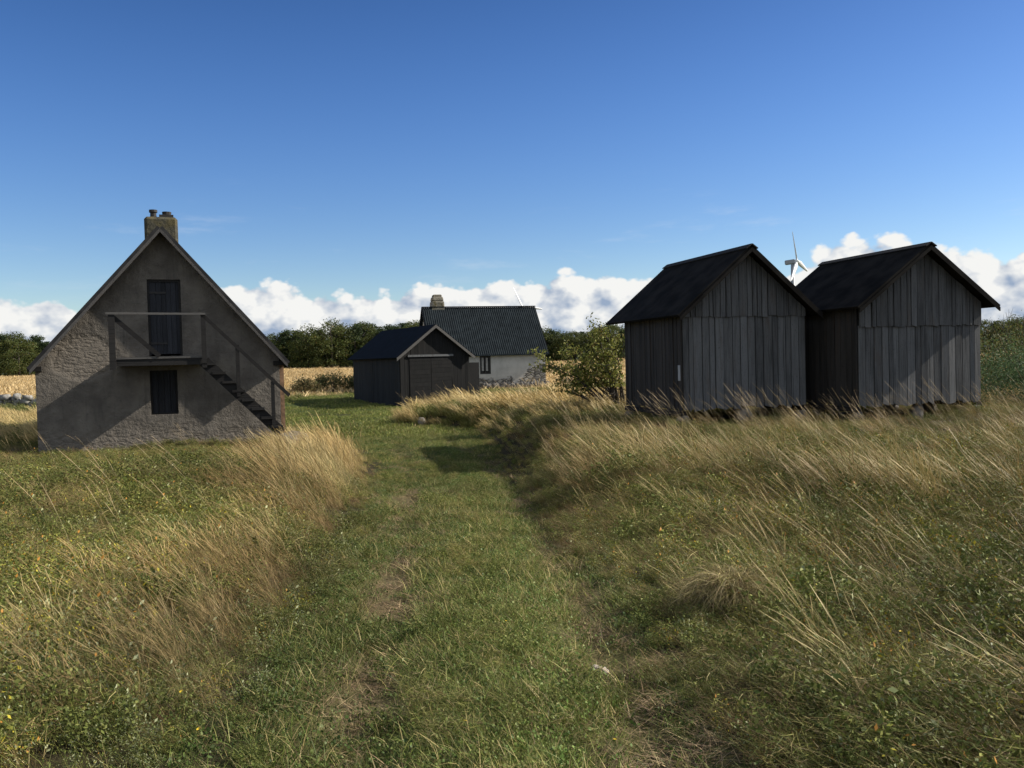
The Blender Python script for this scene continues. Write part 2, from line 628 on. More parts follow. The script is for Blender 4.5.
def height(x, y):
    x = np.asarray(x, float)
    y = np.asarray(y, float)
    base = ip(y, [-20, 0, 3.4, 6, 10, 14, 16.4, 18, 20.2, 24, 30, 42, 48, 55, 70, 100, 150, 400], [0.1, 0.03, 0, -0.1, -0.28, -0.46, -0.53, -0.48, -0.39, -0.41, -0.46, -0.43, -0.25, -0.05, 0.25, 0.62, 1.05, 1.15])
    zr = ip(y, [-20, 0, 3, 8, 12, 16, 22, 27, 33, 40, 55], [0.1, 0.1, 0.06, 0.02, 0.10, 0.17, 0.17, 0.05, -0.25, -0.2, 0.0])
    zl = ip(y, [-20, 0, 3, 8, 12, 18, 24, 32, 42, 55], [0.1, 0.1, 0.05, 0.0, -0.02, -0.12, -0.2, -0.25, -0.1, 0.0])
    near = sstep(y, 56, 44)
    wr = sstep(x - x_right(y), -0.1, 1.5) * near
    wl = sstep(x_left(y) - x, -0.1, 1.6) * near
    z = base + (zr - base) * wr + (zl - base) * wl
    rough = np.maximum(wr, wl)
    z = z + (fbm(x, y, 0.9, 4) - 0.5) * (0.05 + 0.22 * rough) * sstep(y, 60, 30)
    z = z + (fbm(x, y, 0.07, 8) - 0.5) * 0.35 * sstep(y, 40, 80)
    for fr in (x_rut_l, x_rut_r):
        d = (x - fr(y)) / 0.22
        z = z - 0.085 * np.exp(-d * d) * sstep(y, 26, 18)
    return z


def hz(x, y):
    return float(height(np.array([x]), np.array([y]))[0])


def build_ground():
    def axis(lo, hi, fine, lim, grow=1.13):
        a = [0.0]
        s = fine
        while a[-1] < hi:
            if a[-1] > lim:
                s *= grow
            a.append(a[-1] + s)
        return np.array(a)
    ax = axis(0, 2500, 0.16, 12)
    xs = np.concatenate([-ax[::-1], ax[1:]])
    ay = axis(0, 3500, 0.2, 40, 1.1)
    ys = np.concatenate([-np.array([60, 25, 12, 6, 3, 1.5, 0.7]), ay])
    ys.sort()
    gx, gy = np.meshgrid(xs, ys)
    gz = height(gx, gy)
    nx, ny = len(xs), len(ys)
    v = np.stack([gx, gy, gz], -1).reshape(-1, 3)
    i = np.arange(ny - 1)[:, None] * nx + np.arange(nx - 1)[None]
    f = np.stack([i, i + 1, i + 1 + nx, i + nx], -1).reshape(-1, 4)
    me = bpy.data.meshes.new('ground')
    me.from_pydata(v.tolist(), [], f.tolist())
    me.polygons.foreach_set('use_smooth', np.ones(len(f), bool))
    x, y = v[:, 0], v[:, 1]
    n1, n2 = fbm(x, y, 0.8, 21), fbm(x, y, 3.0, 22)
    field = np.array([0.54, 0.40, 0.20])
    lawn = np.array([0.055, 0.07, 0.018])
    earth = np.array([0.05, 0.042, 0.022])
    soil = np.array([0.15, 0.11, 0.065])
    straw = np.array([0.28, 0.21, 0.11])
    col = np.where((n1 > 0.5)[:, None], earth, earth * 0.85) * np.ones((len(x), 3))
    inside = ((x > x_left(y)) & (x < x_right(y)))
    L = sstep(y, 35, 37) + inside * sstep(y, 36, 34)
    L = np.clip(L, 0, 1)[:, None]
    col = col * (1 - L) + lawn * (0.8 + 0.5 * n1[:, None]) * L
    for fr, k in ((x_rut_l, 0.75), (x_rut_r, 0.5)):
        rr = np.exp(-((x - fr(y)) / 0.24) ** 2) * sstep(y, 26, 16) * k * sstep(fbm(x, y, 1.6, 87), 0.3, 0.6)
        col = col * (1 - rr[:, None]) + (soil * (1 - n2[:, None]) + straw * n2[:, None]) * rr[:, None]
    edge = 52 + 3 * (n1 - .5) - 6 * sstep(x, -8, -20) + 3 * sstep(x, 2, 8)
    Fd = sstep(y, edge - 1.0, edge + 2.0)[:, None]
    stripe = 0.85 + 0.3 * fbm(x * 0.12, y, 0.35, 31)[:, None]
    col = col * (1 - Fd) + field * stripe * Fd
    far = sstep(y, 190, 300)[:, None]
    col = col * (1 - far) + np.array([0.10, 0.11, 0.05]) * far
    at = me.color_attributes.new('col', 'FLOAT_COLOR', 'POINT')
    at.data.foreach_set('color', np.concatenate([col, np.ones((len(col), 1))], 1).astype(np.float32).ravel())
    m, t, bs, out = material('turf_and_field')
    a = t.n('ShaderNodeAttribute', attribute_name='col')
    c = t.n('ShaderNodeTexCoord').outputs['Object']
    f1 = t.noise(c, 14, 6, 0.7)
    f2 = t.noise(c, 1.3, 5, 0.6)
    g = t.math('ADD', t.step(f1, 0.25, 0.75, 0.55, 1.2), t.step(f2, 0.3, 0.7, -0.15, 0.15))
    t.link(t.mix(1.0, a.outputs['Color'], g, 'MULTIPLY'), bs.inputs['Base Color'])
    bs.inputs['Roughness'].default_value = 0.95
    bs.inputs['Specular IOR Level'].default_value = 0.1
    bump(t, bs, f1, 0.8, 0.04)
    me.materials.append(m)
    o = bpy.data.objects.new('ground', me)
    COL.objects.link(o)
    tag(o, kind='structure')
    return o


build_ground()


# ------------------------------------------------------------------ shared building pieces
def gable_front(mb, hw, z0, ze, zr, y, holes, depth, col=0.5, mi=0, reveal_mi=None, ax=0.0):
    """front gable wall at local y with rectangular holes (x0,x1,za,zb), reveals going back by depth"""
    xs = sorted(set([-hw, ax, hw] + [h[0] for h in holes] + [h[1] for h in holes]))
    slope = (zr - ze) / hw
    topz = lambda x: zr - abs(x - ax) * slope
    for a, b in zip(xs[:-1], xs[1:]):
        cuts = [(h[2], h[3]) for h in holes if h[0] <= a + 1e-6 and h[1] >= b - 1e-6]
        cuts.sort()
        zs = z0
        for za, zb in cuts:
            mb.poly([(a, y, zs), (b, y, zs), (b, y, za), (a, y, za)], col, mi)
            zs = zb
        mb.poly([(a, y, zs), (b, y, zs), (b, y, topz(b)), (a, y, topz(a))], col, mi)
    for (a, b, za, zb) in holes:
        r = mi if reveal_mi is None else reveal_mi
        y2 = y + depth
        mb.poly([(a, y, za), (a, y2, za), (a, y2, zb), (a, y, zb)], col, r)
        mb.poly([(b, y2, za), (b, y, za), (b, y, zb), (b, y2, zb)], col, r)
        mb.poly([(a, y, zb), (a, y2, zb), (b, y2, zb), (b, y, zb)], col, r)
        mb.poly([(a, y2, za), (a, y, za), (b, y, za), (b, y2, za)], col, r)


def plank_row(mb, p0, p1, zlo, zhi, wd=0.2, th=0.024, gap=0.006, nrm=(0, -1), jit=0.008, slant=None, wvar=0.35, zj=0.015, lo=0.1, hi=0.95):
    """upright boards from p0 to p1 (xy); zlo/zhi functions of the distance along the wall"""
    p0, p1 = Vector(p0), Vector(p1)
    L = (p1 - p0).length
    d = (p1 - p0) / L
    nv = Vector(nrm)
    s = 0.0
    while s < L - 0.02:
        wv = wd * random.uniform(1 - wvar, 1 + wvar)
        e = min(L, s + wv)
        if L - e < 0.06:
            e = L
        a, b = s + gap / 2, e - gap / 2
        off = random.uniform(0, jit)
        tw = random.uniform(-1, 1) * jit * 0.6
        ins, o1, o2 = nv * 0.0, nv * (th + off + tw), nv * (th + off - tw)
        qa, qb = p0 + d * a, p0 + d * b
        za, zb = zlo(a) + random.uniform(-zj, zj), zlo(b) + random.uniform(-zj, zj)
        ta, tb = zhi(a), zhi(b)
        brk = None
        if (a < L / 2 < b) and abs(zhi(L / 2) - (ta + tb) / 2) > 0.02:
            brk = L / 2
        tone = random.uniform(lo, hi)
        segs = [(a, b)] if brk is None else [(a, brk), (brk, b)]
        for (u0, u1) in segs:
            f0 = (u0 - a) / (b - a)
            f1 = (u1 - a) / (b - a)
            A, B = p0 + d * u0, p0 + d * u1
            oa, ob = o1.lerp(o2, f0), o1.lerp(o2, f1)
            z_a, z_b = za + (zb - za) * f0, za + (zb - za) * f1
            mb.hexa([(*(A + oa), z_a), (*(B + ob), z_b), (*(B + ins), z_b), (*(A + ins), z_a),
                     (*(A + oa), zhi(u0)), (*(B + ob), zhi(u1)), (*(B + ins), zhi(u1)), (*(A + ins), zhi(u0))], tone)
        s = e


def gable_boards(parent, name, mat, he, ze, zr, y0, y1, dv, ax=0.0):
    """pair of sloping boards under the roof edge, mitred at the apex"""
    for s in (-1, 1):
        b = MB()
        xe = ax + s * he
        q = [(xe, y0, ze - dv), (ax + s * .0015, y0, zr - dv), (ax + s * .0015, y1, zr - dv), (xe, y1, ze - dv)]
        q2 = [(x, y, z + dv) for (x, y, z) in q]
        if s > 0:
            q, q2 = [q[1], q[0], q[3], q[2]], [q2[1], q2[0], q2[3], q2[2]]
        b.hexa(q + q2, random.uniform(.3, .9))
        b.build(name, mat, parent)


def roof_slab(mb, hw, ze, zr, y0, y1, th, side, col=0.5, n=1, wave=0.0, sag=0.0):
    """one roof slope; side -1 left, +1 right; hw = half width to the eave"""
    x0, x1 = 0.0, side * hw
    sl = Vector((x1 - x0, 0, ze - zr)).normalized()
    nm = Vector((-sl.z, 0, sl.x)) if side > 0 else Vector((sl.z, 0, -sl.x))
    if nm.z < 0:
        nm = -nm
    tv = nm * th
    pr = [(y0 + (y1 - y0) * i / n) for i in range(n + 1)]
    for i in range(n):
        a, b = pr[i], pr[i + 1]
        wa = nm * (wave * math.sin(i * math.pi / 2)) if wave else Vector((0, 0, 0))
        wb = nm * (wave * math.sin((i + 1) * math.pi / 2)) if wave else Vector((0, 0, 0))
        ea, eb = Vector((x1, a, ze)), Vector((x1, b, ze))
        ra, rb = Vector((x0, a, zr)), Vector((x0, b, zr))
        lowr = [ra, ea, eb, rb] if side > 0 else [ea, ra, rb, eb]
        wv = [wa, wa, wb, wb]
        up = [p + tv + q for p, q in zip(lowr, wv)]
        mb.hexa(lowr + up, col)


# ------------------------------------------------------------------ the old stone house on the left
def build_house():
    a = R(21.0)
    ox, oy = -8.06, 19.67
    root = empty('stone_house', (ox, oy, 0), a)
    tag(root, 'old grey plastered stone house with steep roof and a stair up to its loft door', 'house')
    hw, z0, ze, zr, dp = 2.61, -0.45, 1.80, 4.82, 7.2
    holes = [(-0.28, 0.44, 1.95, 3.72), (-0.29, 0.30, 0.60, 1.62)]      # door, cellar hatch
    m = MB()
    ax = 0.05
    gable_front(m, hw, z0, ze, zr, 0, holes, 0.22, ax=ax)
    m.poly([(hw, 0, z0), (hw, dp, z0), (hw, dp, ze), (hw, 0, ze)])
    m.poly([(-hw, dp, z0), (-hw, 0, z0), (-hw, 0, ze), (-hw, dp, ze)])
    m.poly([(hw, dp, z0), (-hw, dp, z0), (-hw, dp, ze), (ax, dp, zr), (hw, dp, ze)])
    m.build('wall', M_PLASTER, root)
    # roof
    slope = (zr - ze) / hw
    eo = 0.11
    rf = MB()
    for s in (-1, 1):
        roof_slab(rf, hw + eo, ze - slope * eo + 0.03, zr + 0.03, -0.36, dp + 0.15, 0.07, s)
    rf.v = [(x + ax, y, z) for (x, y, z) in rf.v]
    rf.build('roof', M_SLATE, root)
    gable_boards(root, 'bargeboard', M_VERGE, hw + eo, ze - slope * eo + .028, zr + .028, -0.36, -0.317, 0.085, ax)
    b = MB()
    for s in (-1, 1):                                 # eave plates seen end-on
        b.box(s * (hw + 0.0) - 0.14, s * hw + 0.14, -0.12, dp, ze - 0.13, ze - 0.02, 0.3)
    b.build('eave_plate', M_BEAM, root)
    # chimney
    ch = MB()
    cx, cy, w2 = 0.06, 1.0, 0.37
    zt = 5.24
    ch.box(cx - w2, cx + w2, cy - w2, cy + w2, 4.2, zt + .03)
    cho = ch.build('chimney', M_CHIM, root, bevel=0.06)
    p = MB()
    p.tube([(cx - 0.17, cy, zt), (cx - 0.17, cy, zt + 0.17), (cx - 0.17, cy, zt + 0.18), (cx - 0.17, cy, zt + 0.24)], [0.075, 0.07, 0.095, 0.095], 12)
    p.build('chimney_pot', M_POT, cho)
    p = MB()
    p.box(cx - 0.04, cx + 0.28, cy - 0.16, cy + 0.16, zt + 0.05, zt + 0.115)
    p.tube([(cx + 0.13, cy, zt + 0.115), (cx + 0.13, cy, zt + 0.2)], [0.1, 0.11], 10)
    p.build('chimney_cap', M_POT, cho)
    # loft door with strap hinges
    d = MB()
    x = -0.235
    i = 0
    while x < 0.39:
        e = min(0.395, x + random.uniform(0.1, 0.15))
        d.box(x + 0.003, e - 0.003, 0.075 + random.uniform(0, .006), 0.11, 2.0, 3.67, random.uniform(.1, .8))
        x = e
    do = d.build('door', M_DOOR, root)
    f = MB()
    f.box(-0.28, -0.235, 0.04, 0.13, 1.95, 3.72)
    f.box(0.395, 0.44, 0.04, 0.13, 1.95, 3.72)
    f.box(-0.235, 0.395, 0.04, 0.13, 3.67, 3.72)
    f.build('door_frame', M_BEAM, root)
    for zz in (2.25, 3.42):
        h = MB()
        h.box(-0.25, 0.12, 0.055, 0.072, zz - 0.025, zz + 0.025)
        h.build('hinge', M_IRON, do)
    # cellar hatch
    d = MB()
    x = -0.25
    while x < 0.25:
        e = min(0.26, x + 0.13)
        d.box(x + 0.004, e - 0.004, 0.17, 0.2, 0.64, 1.58, random.uniform(0, .4))
        x = e
    d.build('hatch', M_DOOR, root)
    f = MB()
    f.box(-0.29, -0.25, 0.12, 0.21, 0.6, 1.62)
    f.box(0.26, 0.30, 0.12, 0.21, 0.6, 1.62)
    f.box(-0.25, 0.26, 0.12, 0.21, 1.58, 1.62)
    f.box(-0.25, 0.26, 0.12, 0.21, 0.6, 0.64)
    f.build('hatch_frame', M_BEAM, root)
    # landing
    pl = MB()
    yy = -0.92
    while yy < -0.02:
        e = min(-0.005, yy + 0.16)
        pl.box(-0.80, 1.02, yy + 0.004, e - 0.004, 1.885, 1.925, random.uniform(.3, 1))
        yy = e
    pl.build('landing', M_RAIL, root)
    pl = MB()
    pl.box(-0.78, 1.02, -0.90, -0.84, 1.735, 1.882, .25)
    pl.box(-0.78, -0.70, -0.836, -0.003, 1.735, 1.882, .2)
    pl.box(0.94, 1.02, -0.836, -0.003, 1.735, 1.882, .2)
    pl.build('landing_frame', M_BEAM, root)
    for (px, wd) in ((-0.84, 0.13), (1.03, 0.10)):
        q = MB()
        q.box(px - wd / 2, px + wd / 2, -0.96, -0.925, 1.66, 2.86, random.uniform(.2, .6))
        q.build('railing_post', M_BEAM, root)
    q = MB()
    q.beam((-0.95, -0.94, 2.885), (1.08, -0.94, 2.865), 0.07, 0.045, col=.9)
    q.build('top_rail', M_RAIL, root)
    q = MB()
    q.beam((-0.80, -0.915, 2.80), (0.10, -0.915, 1.94), 0.10, 0.03, (0, 1, 0), .1)
    q.build('brace', M_BEAM, root)
    # stair going down to the right
    sx0, sz0, sx1, sz1 = 1.02, 1.80, 2.66, 0.10
    n = 8
    for yy in (-0.88,):
        st = MB()
        st.beam((sx0, yy, sz0), (sx1, yy, sz1), 0.25, 0.05, (0, 1, 0), .0)
        # beam() takes width across and height along 'up'; the stringer is a broad plank on edge
        st.build('stringer', M_BEAM, root)
    for i in range(n):
        k = (i + 0.5) / n
        st = MB()
        st.box(sx0 + (sx1 - sx0) * k - 0.14, sx0 + (sx1 - sx0) * k + 0.14, -0.96, -0.74, sz0 + (sz1 - sz0) * k + 0.02, sz0 + (sz1 - sz0) * k + 0.075, random.uniform(0, .5))
        st.build('stair_tread', M_BEAM, root)
    for (bx, zt_, zb_) in ((1.74, 2.16, 0.98), (2.49, 1.30, 0.22)):
        q = MB()
        q.box(bx - 0.04, bx + 0.04, -0.955, -0.905, zb_, zt_, .2)
        q.build('baluster', M_BEAM, root)
    q = MB()
    q.beam((1.0, -0.94, 2.86), (2.86, -0.94, 0.96), 0.075, 0.04, (0, 1, 0), .1)
    q.build('handrail', M_BEAM, root)
    # post at the right-hand corner; its orange is sunlight put into the colour
    q = MB()
    q.box(hw + 0.003, hw + 0.10, 0.02, 0.12, -0.1, 1.68, .6)
    q.build('corner_post', M_SUNLITPOST, root)
    # step stones at the foot of the stair
    for k, (sx, sy, rx) in enumerate(((2.82, -0.55, .30), (2.66, -0.9, .22), (2.98, -0.15, .2))):
        q = MB()
        g = hz(ox + math.cos(a) * sx - math.sin(a) * sy, oy + math.sin(a) * sx + math.cos(a) * sy)
        q.rock((0, 0, 0), (rx, 0.26, 0.16), 12, .25, seed=k)
        o = q.build('step_stone', M_STONE, None, smooth=True)
        o.location = (ox + math.cos(a) * sx - math.sin(a) * sy, oy + math.sin(a) * sx + math.cos(a) * sy, g + 0.08)
        tag(o, ['broad brown stone at the very foot of the outside stair', 'smaller stone just left of the stair foot',
                'smallest stone behind the stair foot by the house corner'][k], 'stone', 'stones at the stair foot')
    for o in bpy.data.objects:
        if o.parent == root and o.name.split('.')[0] in ('landing', 'landing_frame', 'railing_post', 'top_rail', 'brace', 'stringer', 'stair_tread', 'baluster', 'handrail'):
            o.location.x = -0.14
    return root


build_house()


# ------------------------------------------------------------------ the two net sheds on the right
def build_shed(loc, ang, hw, label, corner_tag, mid_z, seed):
    random.seed(seed)
    root = empty('net_shed', loc, ang)
    tag(root, label, 'shed', 'weathered plank sheds on the bank')
    fl, ze, zr = 0.0, 2.06, 3.26              # floor, wall top at the eave, apex (above the root)
    ze, zr = (2.08, 3.31) if corner_tag else (2.12, 3.25)
    dp = 2.82
    sl = (zr - ze) / hw
    core = MB()                                # near-black sheet behind the gaps, shade of the inside put into its colour
    core.poly([(-hw + .02, 0.02, fl + .03), (hw - .02, 0.02, fl + .03), (hw - .02, 0.02, ze), (0, 0.02, zr - .03), (-hw + .02, 0.02, ze)])
    core.poly([(-hw + .02, dp - .02, fl + .03), (-hw + .02, 0.02, fl + .03), (-hw + .02, 0.02, ze), (-hw + .02, dp - .02, ze)])
    core.poly([(hw - .02, 0.02, fl + .03), (hw - .02, dp - .02, fl + .03), (hw - .02, dp - .02, ze), (hw - .02, 0.02, ze)])
    core.poly([(hw - .02, dp - .02, fl + .03), (-hw + .02, dp - .02, fl + .03), (-hw + .02, dp - .02, ze), (0, dp - .02, zr - .03), (hw - .02, dp - .02, ze)])
    core.build('dark_backing', M_DARK, root)
    mz = mid_z
    w1 = MB()
    topf = lambda s: min(mz, zr - abs(s - hw) * sl)
    plank_row(w1, (-hw, 0), (hw, 0), lambda s: fl, topf, 0.165, gap=.016, jit=.016, wvar=.4, zj=.05, lo=.22, hi=.78)
    # upper tier laps over the lower one
    hx = min(hw, (zr - (mz - 0.03)) / sl) - 0.002
    plank_row(w1, (-hx, -0.034), (hx, -0.034), lambda s: mz - 0.03, lambda s: max(mz - 0.02, zr - abs(s - hx) * sl - 0.004), 0.155, gap=.016, jit=.016, wvar=.4, zj=0.02, lo=.2, hi=.62)
    w1.build('gable_wall', M_PLANK, root)
    w1 = MB()
    plank_row(w1, (hw, dp), (-hw, dp), lambda s: fl, lambda s: zr - abs(s - hw) * sl, 0.21, nrm=(0, 1))
    w1.build('gable_wall', M_PLANK, root)
    w2 = MB()
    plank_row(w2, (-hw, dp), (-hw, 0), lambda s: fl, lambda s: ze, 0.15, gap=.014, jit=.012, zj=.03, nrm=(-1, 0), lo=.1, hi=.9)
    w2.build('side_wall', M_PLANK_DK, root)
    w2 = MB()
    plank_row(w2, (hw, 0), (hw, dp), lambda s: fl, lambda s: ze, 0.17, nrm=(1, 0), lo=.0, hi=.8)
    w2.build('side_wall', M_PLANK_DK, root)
    eo, fo, bo = (0.22 if corner_tag else 0.21), 0.33, (0.62 if corner_tag else 0.38)
    rf = MB()
    for s in (-1, 1):
        roof_slab(rf, hw + eo, ze - sl * eo + 0.03, zr + 0.03, -fo, dp + bo, 0.05, s)
    rfo = rf.build('roof', M_FELT, root)
    rc = MB()
    for s in (-1, 1):
        roof_slab(rc, 0.13, zr + 0.03 + 0.055 - 0.13 * sl * 0.8, zr + 0.03 + 0.058, -fo - 0.03, dp + bo + 0.03, 0.022, s)
    rc.build('ridge_board', M_BEAM, rfo)
    gable_boards(root, 'bargeboard', M_FELT, hw + eo, ze - sl * eo + .027, zr + .027, -fo - .028, -fo + .0, .085)
    for s in (-1, 1):                           # sills
        b = MB()
        b.box(s * hw - 0.08, s * hw + 0.08, 0.03, dp - 0.03, fl - 0.12, fl - 0.02, .2)
        b.build('sill_beam', M_BEAM, root)
    ca, sa = math.cos(ang), math.sin(ang)
    for (sx, sy) in ((-1, 0.12), (0, 0.12), (1, 0.12), (-1, dp / 2), (1, dp / 2), (-1, dp - .15), (1, dp - .15)):
        lx, ly = sx * (hw - 0.06), sy
        g = hz(loc[0] + ca * lx - sa * ly, loc[1] + sa * lx + ca * ly) - loc[2]
        b = MB()
        hh = (-0.12 if sx else 0.0) - g + 0.12
        b.rock((lx, ly, g - 0.12 + hh / 2), (random.uniform(.13, .19), random.uniform(.13, .19), hh / 2 + 0.02), 10, .2, seed=sx * 7 + sy * 3 + seed)
        b.build('foundation_stone', M_STONE, root, smooth=True)
    if corner_tag:
        b = MB()
        b.box(-hw - 0.045, -hw - 0.038, 0.03, 0.13, 0.62, 0.94)
        o = b.build('metal_plate', M_PLATE_SHADE, root)
        o['label'] = 'small pale metal plate nailed to the side wall by the corner'
    return root


build_shed((4.93, 17.95, 0.51), R(16.4), 1.46, 'weathered grey plank shed with a small pale plate near its front corner', True, 1.96, 3)
build_shed((8.63, 17.95, 0.51), R(16.0), 1.55, 'weathered plank shed nearest the low feathery bush, wind turbine rising over its left eave', False, 1.66, 9)


# ------------------------------------------------------------------ the black barn in the middle
def build_barn():
    a = R(28.0)
    loc = (-3.70, 41.2, -0.42)
    random.seed(5)
    root = empty('barn', loc, a)
    tag(root, 'low dark timber barn with double doors in front of the whitewashed cottage', 'barn')
    hw, ze, zr, dp = 1.80, 2.44, 3.82, 7.2
    sl = (zr - ze) / hw
    c = MB()
    c.poly([(-hw + .02, .02, 0), (hw - .02, .02, 0), (hw - .02, .02, ze), (0, .02, zr - .02), (-hw + .02, .02, ze)])
    c.poly([(-hw + .02, dp, 0), (-hw + .02, .02, 0), (-hw + .02, .02, ze), (-hw + .02, dp, ze)])
    c.poly([(hw - .02, .02, 0), (hw - .02, dp, 0), (hw - .02, dp, ze), (hw - .02, .02, ze)])
    c.poly([(hw, dp, 0), (-hw, dp, 0), (-hw, dp, ze), (0, dp, zr - .02), (hw, dp, ze)])
    c.build('dark_backing', M_DARK, root)  # sheet behind the boards, painted as dark as the unlit inside
    top = lambda s: zr - abs(s - hw) * sl - .005
    m = MB()
    plank_row(m, (-hw, 0), (hw, 0), lambda s: 0 if not (0.50 < s < 2.65) else 2.34, top, 0.2, lo=0, hi=.25)
    m.build('gable_wall', M_BARN, root)
    m = MB()
    plank_row(m, (-hw, dp), (-hw, 0), lambda s: 0, lambda s: ze, 0.24, nrm=(-1, 0), lo=.0, hi=.5)
    m.build('side_wall', M_BARN, root)
    m = MB()
    plank_row(m, (hw, 0), (hw, dp), lambda s: 0, lambda s: ze, 0.24, nrm=(1, 0))
    m.build('side_wall', M_BARN, root)
    for (x0, x1) in ((-1.33, -0.24), (-0.22, 0.86)):
        d = MB()
        z = 0.1
        while z < 2.28:
            e = min(2.3, z + random.uniform(.16, .24))
            d.box(x0, x1, -0.045, 0.0, z + .004, e - .004, random.uniform(.0, .3))
            z = e
        d.build('door', M_BARN, root)
    d = MB()
    d.box(-1.42, 0.94, -0.085, -0.03, 2.34, 2.44, .9)
    d.build('door_rail', M_PLANK, root)
    rf = MB()
    eo = .24
    for s in (-1, 1):
        roof_slab(rf, hw + eo, ze - sl * eo + .03, zr + .03, -0.22, dp + .3, .05, s)
    rf.build('roof', M_METALROOF, root)
    gable_boards(root, 'bargeboard', M_VERGE, hw + eo, ze - sl * eo + .05, zr + .05, -0.255, -0.222, .15)
    m = MB()
    m.box(hw + .05, hw + .80, .5, 0.6, 0, 2.0, .3)
    m.build('lean_to_wall', M_BARN, root)


build_barn()


# ------------------------------------------------------------------ the whitewashed cottage behind it
def build_cottage():
    a = R(15.5)
    loc = (-1.2, 53.3, -0.05)
    random.seed(15)
    root = empty('cottage', loc, a)
    tag(root, 'whitewashed stone cottage with ribbed grey roof behind the dark barn', 'house')
    xl, xr, dp, z0, ze, zr = -3.75, 3.5, 5.2, -0.5, 2.20, 5.12
    m = MB()
    hx0, hx1, hz0, hz1 = -0.80, -0.10, 0.86, 2.0
    xs = [xl, hx0, hx1, xr]
    for i, (p, q) in enumerate(zip(xs[:-1], xs[1:])):
        if i == 1:
            m.poly([(p, 0, z0), (q, 0, z0), (q, 0, hz0), (p, 0, hz0)])
            m.poly([(p, 0, hz1), (q, 0, hz1), (q, 0, ze), (p, 0, ze)])
        else:
            m.poly([(p, 0, z0), (q, 0, z0), (q, 0, ze), (p, 0, ze)])
    dr = .18
    m.poly([(hx0, 0, hz0), (hx0, dr, hz0), (hx0, dr, hz1), (hx0, 0, hz1)])
    m.poly([(hx1, dr, hz0), (hx1, 0, hz0), (hx1, 0, hz1), (hx1, dr, hz1)])
    m.poly([(hx0, dr, hz0), (hx0, 0, hz0), (hx1, 0, hz0), (hx1, dr, hz0)])
    m.poly([(hx0, 0, hz1), (hx0, dr, hz1), (hx1, dr, hz1), (hx1, 0, hz1)])
    for x in (xl, xr):
        pp = [(x, 0, z0), (x, dp, z0), (x, dp, ze), (x, dp / 2, zr - .02), (x, 0, ze)]
        m.poly(pp if x > 0 else pp[::-1])
    m.poly([(xr, dp, z0), (xl, dp, z0), (xl, dp, ze), (xr, dp, ze)])
    m.build('wall', M_WASH, root)
    # plinth of rubble along the foot
    p = MB()
    for i in range(26):
        x = -0.6 + i * 0.165
        p.rock((x, -0.06, 0.02 + random.uniform(-.05, .1)), (random.uniform(.12, .2), .12, random.uniform(.12, .24)), 8, .3, random.random(), seed=i)
    p.build('rubble_plinth', M_STONE, root, smooth=True)
    # ribbed roof
    rf = MB()
    eo, vo = .22, .16
    half = dp / 2
    sl = (zr - ze) / half
    L = xr - xl + 2 * vo
    n = 56
    prof = []
    for i in range(n):
        x = xl - vo + L * i / n
        prof += [(x, 0.0), (x + L / n * .30, 0.0), (x + L / n * .42, .055), (x + L / n * .80, .055), (x + L / n * .92, 0.0)]
    prof.append((xr + vo, 0))
    for s in (-1, 1):
        for (xa, ha), (xb, hb) in zip(prof[:-1], prof[1:]):
            ye, yr = half + s * (half + eo), half
            zE, zR = ze - sl * eo + .04, zr + .04
            A = [(xa, ye, zE), (xb, ye, zE), (xb, yr, zR), (xa, yr, zR)]
            B = [(xa, ye, zE + .03 + ha), (xb, ye, zE + .03 + hb), (xb, yr, zR + .03 + hb), (xa, yr, zR + .03 + ha)]
            if s > 0:
                A = [A[1], A[0], A[3], A[2]]
                B = [B[1], B[0], B[3], B[2]]
            rf.hexa(A + B)
    rfo = rf.build('roof', M_CORR, root)
    rb = MB()
    rb.box(xl - vo - .02, xr + vo + .02, half - .14, half + .14, zr + .09, zr + .15)
    rb.build('ridge_cap', M_METALROOF, rfo)
    for xv, hv in ((xl - vo - .02, .2), (xr + vo + .02, .12)):
        for y0, y1 in ((-0.2, half), (dp + .2, half)):
            g = MB()
            g.beam((xv, y0, ze - sl * eo + .03), (xv, y1, zr + .03), .03, hv, (0, 0, 1), .2)
            g.build('verge_board', M_METALROOF, root)
    ch = MB()
    cyc = half + .30
    for (ka, kb, za, zb) in ((.47, .40, 4.6, 5.62), (.385, .33, 5.622, 5.92), (.30, .27, 5.922, 6.06)):
        ch.hexa([(-2.86 - ka, cyc - ka, za), (-2.86 + ka, cyc - ka, za), (-2.86 + ka, cyc + ka, za), (-2.86 - ka, cyc + ka, za),
                 (-2.86 - kb, cyc - kb, zb), (-2.86 + kb, cyc - kb, zb), (-2.86 + kb, cyc + kb, zb), (-2.86 - kb, cyc + kb, zb)])
    cho = ch.build('chimney', M_CHIM2, rfo, bevel=.05)
    wf = MB()
    t_ = .09
    wf.box(hx0, hx0 + t_, .02, .12, hz0, hz1)
    wf.box(hx1 - t_, hx1, .02, .12, hz0, hz1)
    wf.box(hx0 + t_, hx1 - t_, .02, .12, hz1 - t_, hz1)
    wf.box(hx0 + t_, hx1 - t_, .02, .12, hz0, hz0 + t_)
    wf.box((hx0 + hx1) / 2 - .025, (hx0 + hx1) / 2 + .025, .03, .1, hz0 + t_, hz1 - t_)
    wo_ = wf.build('window', M_IRON, root)
    g = MB()
    g.poly([(hx0 + t_, .135, hz0 + t_), (hx1 - t_, .135, hz0 + t_), (hx1 - t_, .135, hz1 - t_), (hx0 + t_, .135, hz1 - t_)])
    gm = plain('dark_glass', (.02, .022, .026), .08, .05)
    g.build('pane', gm, wo_)
    cu = MB()
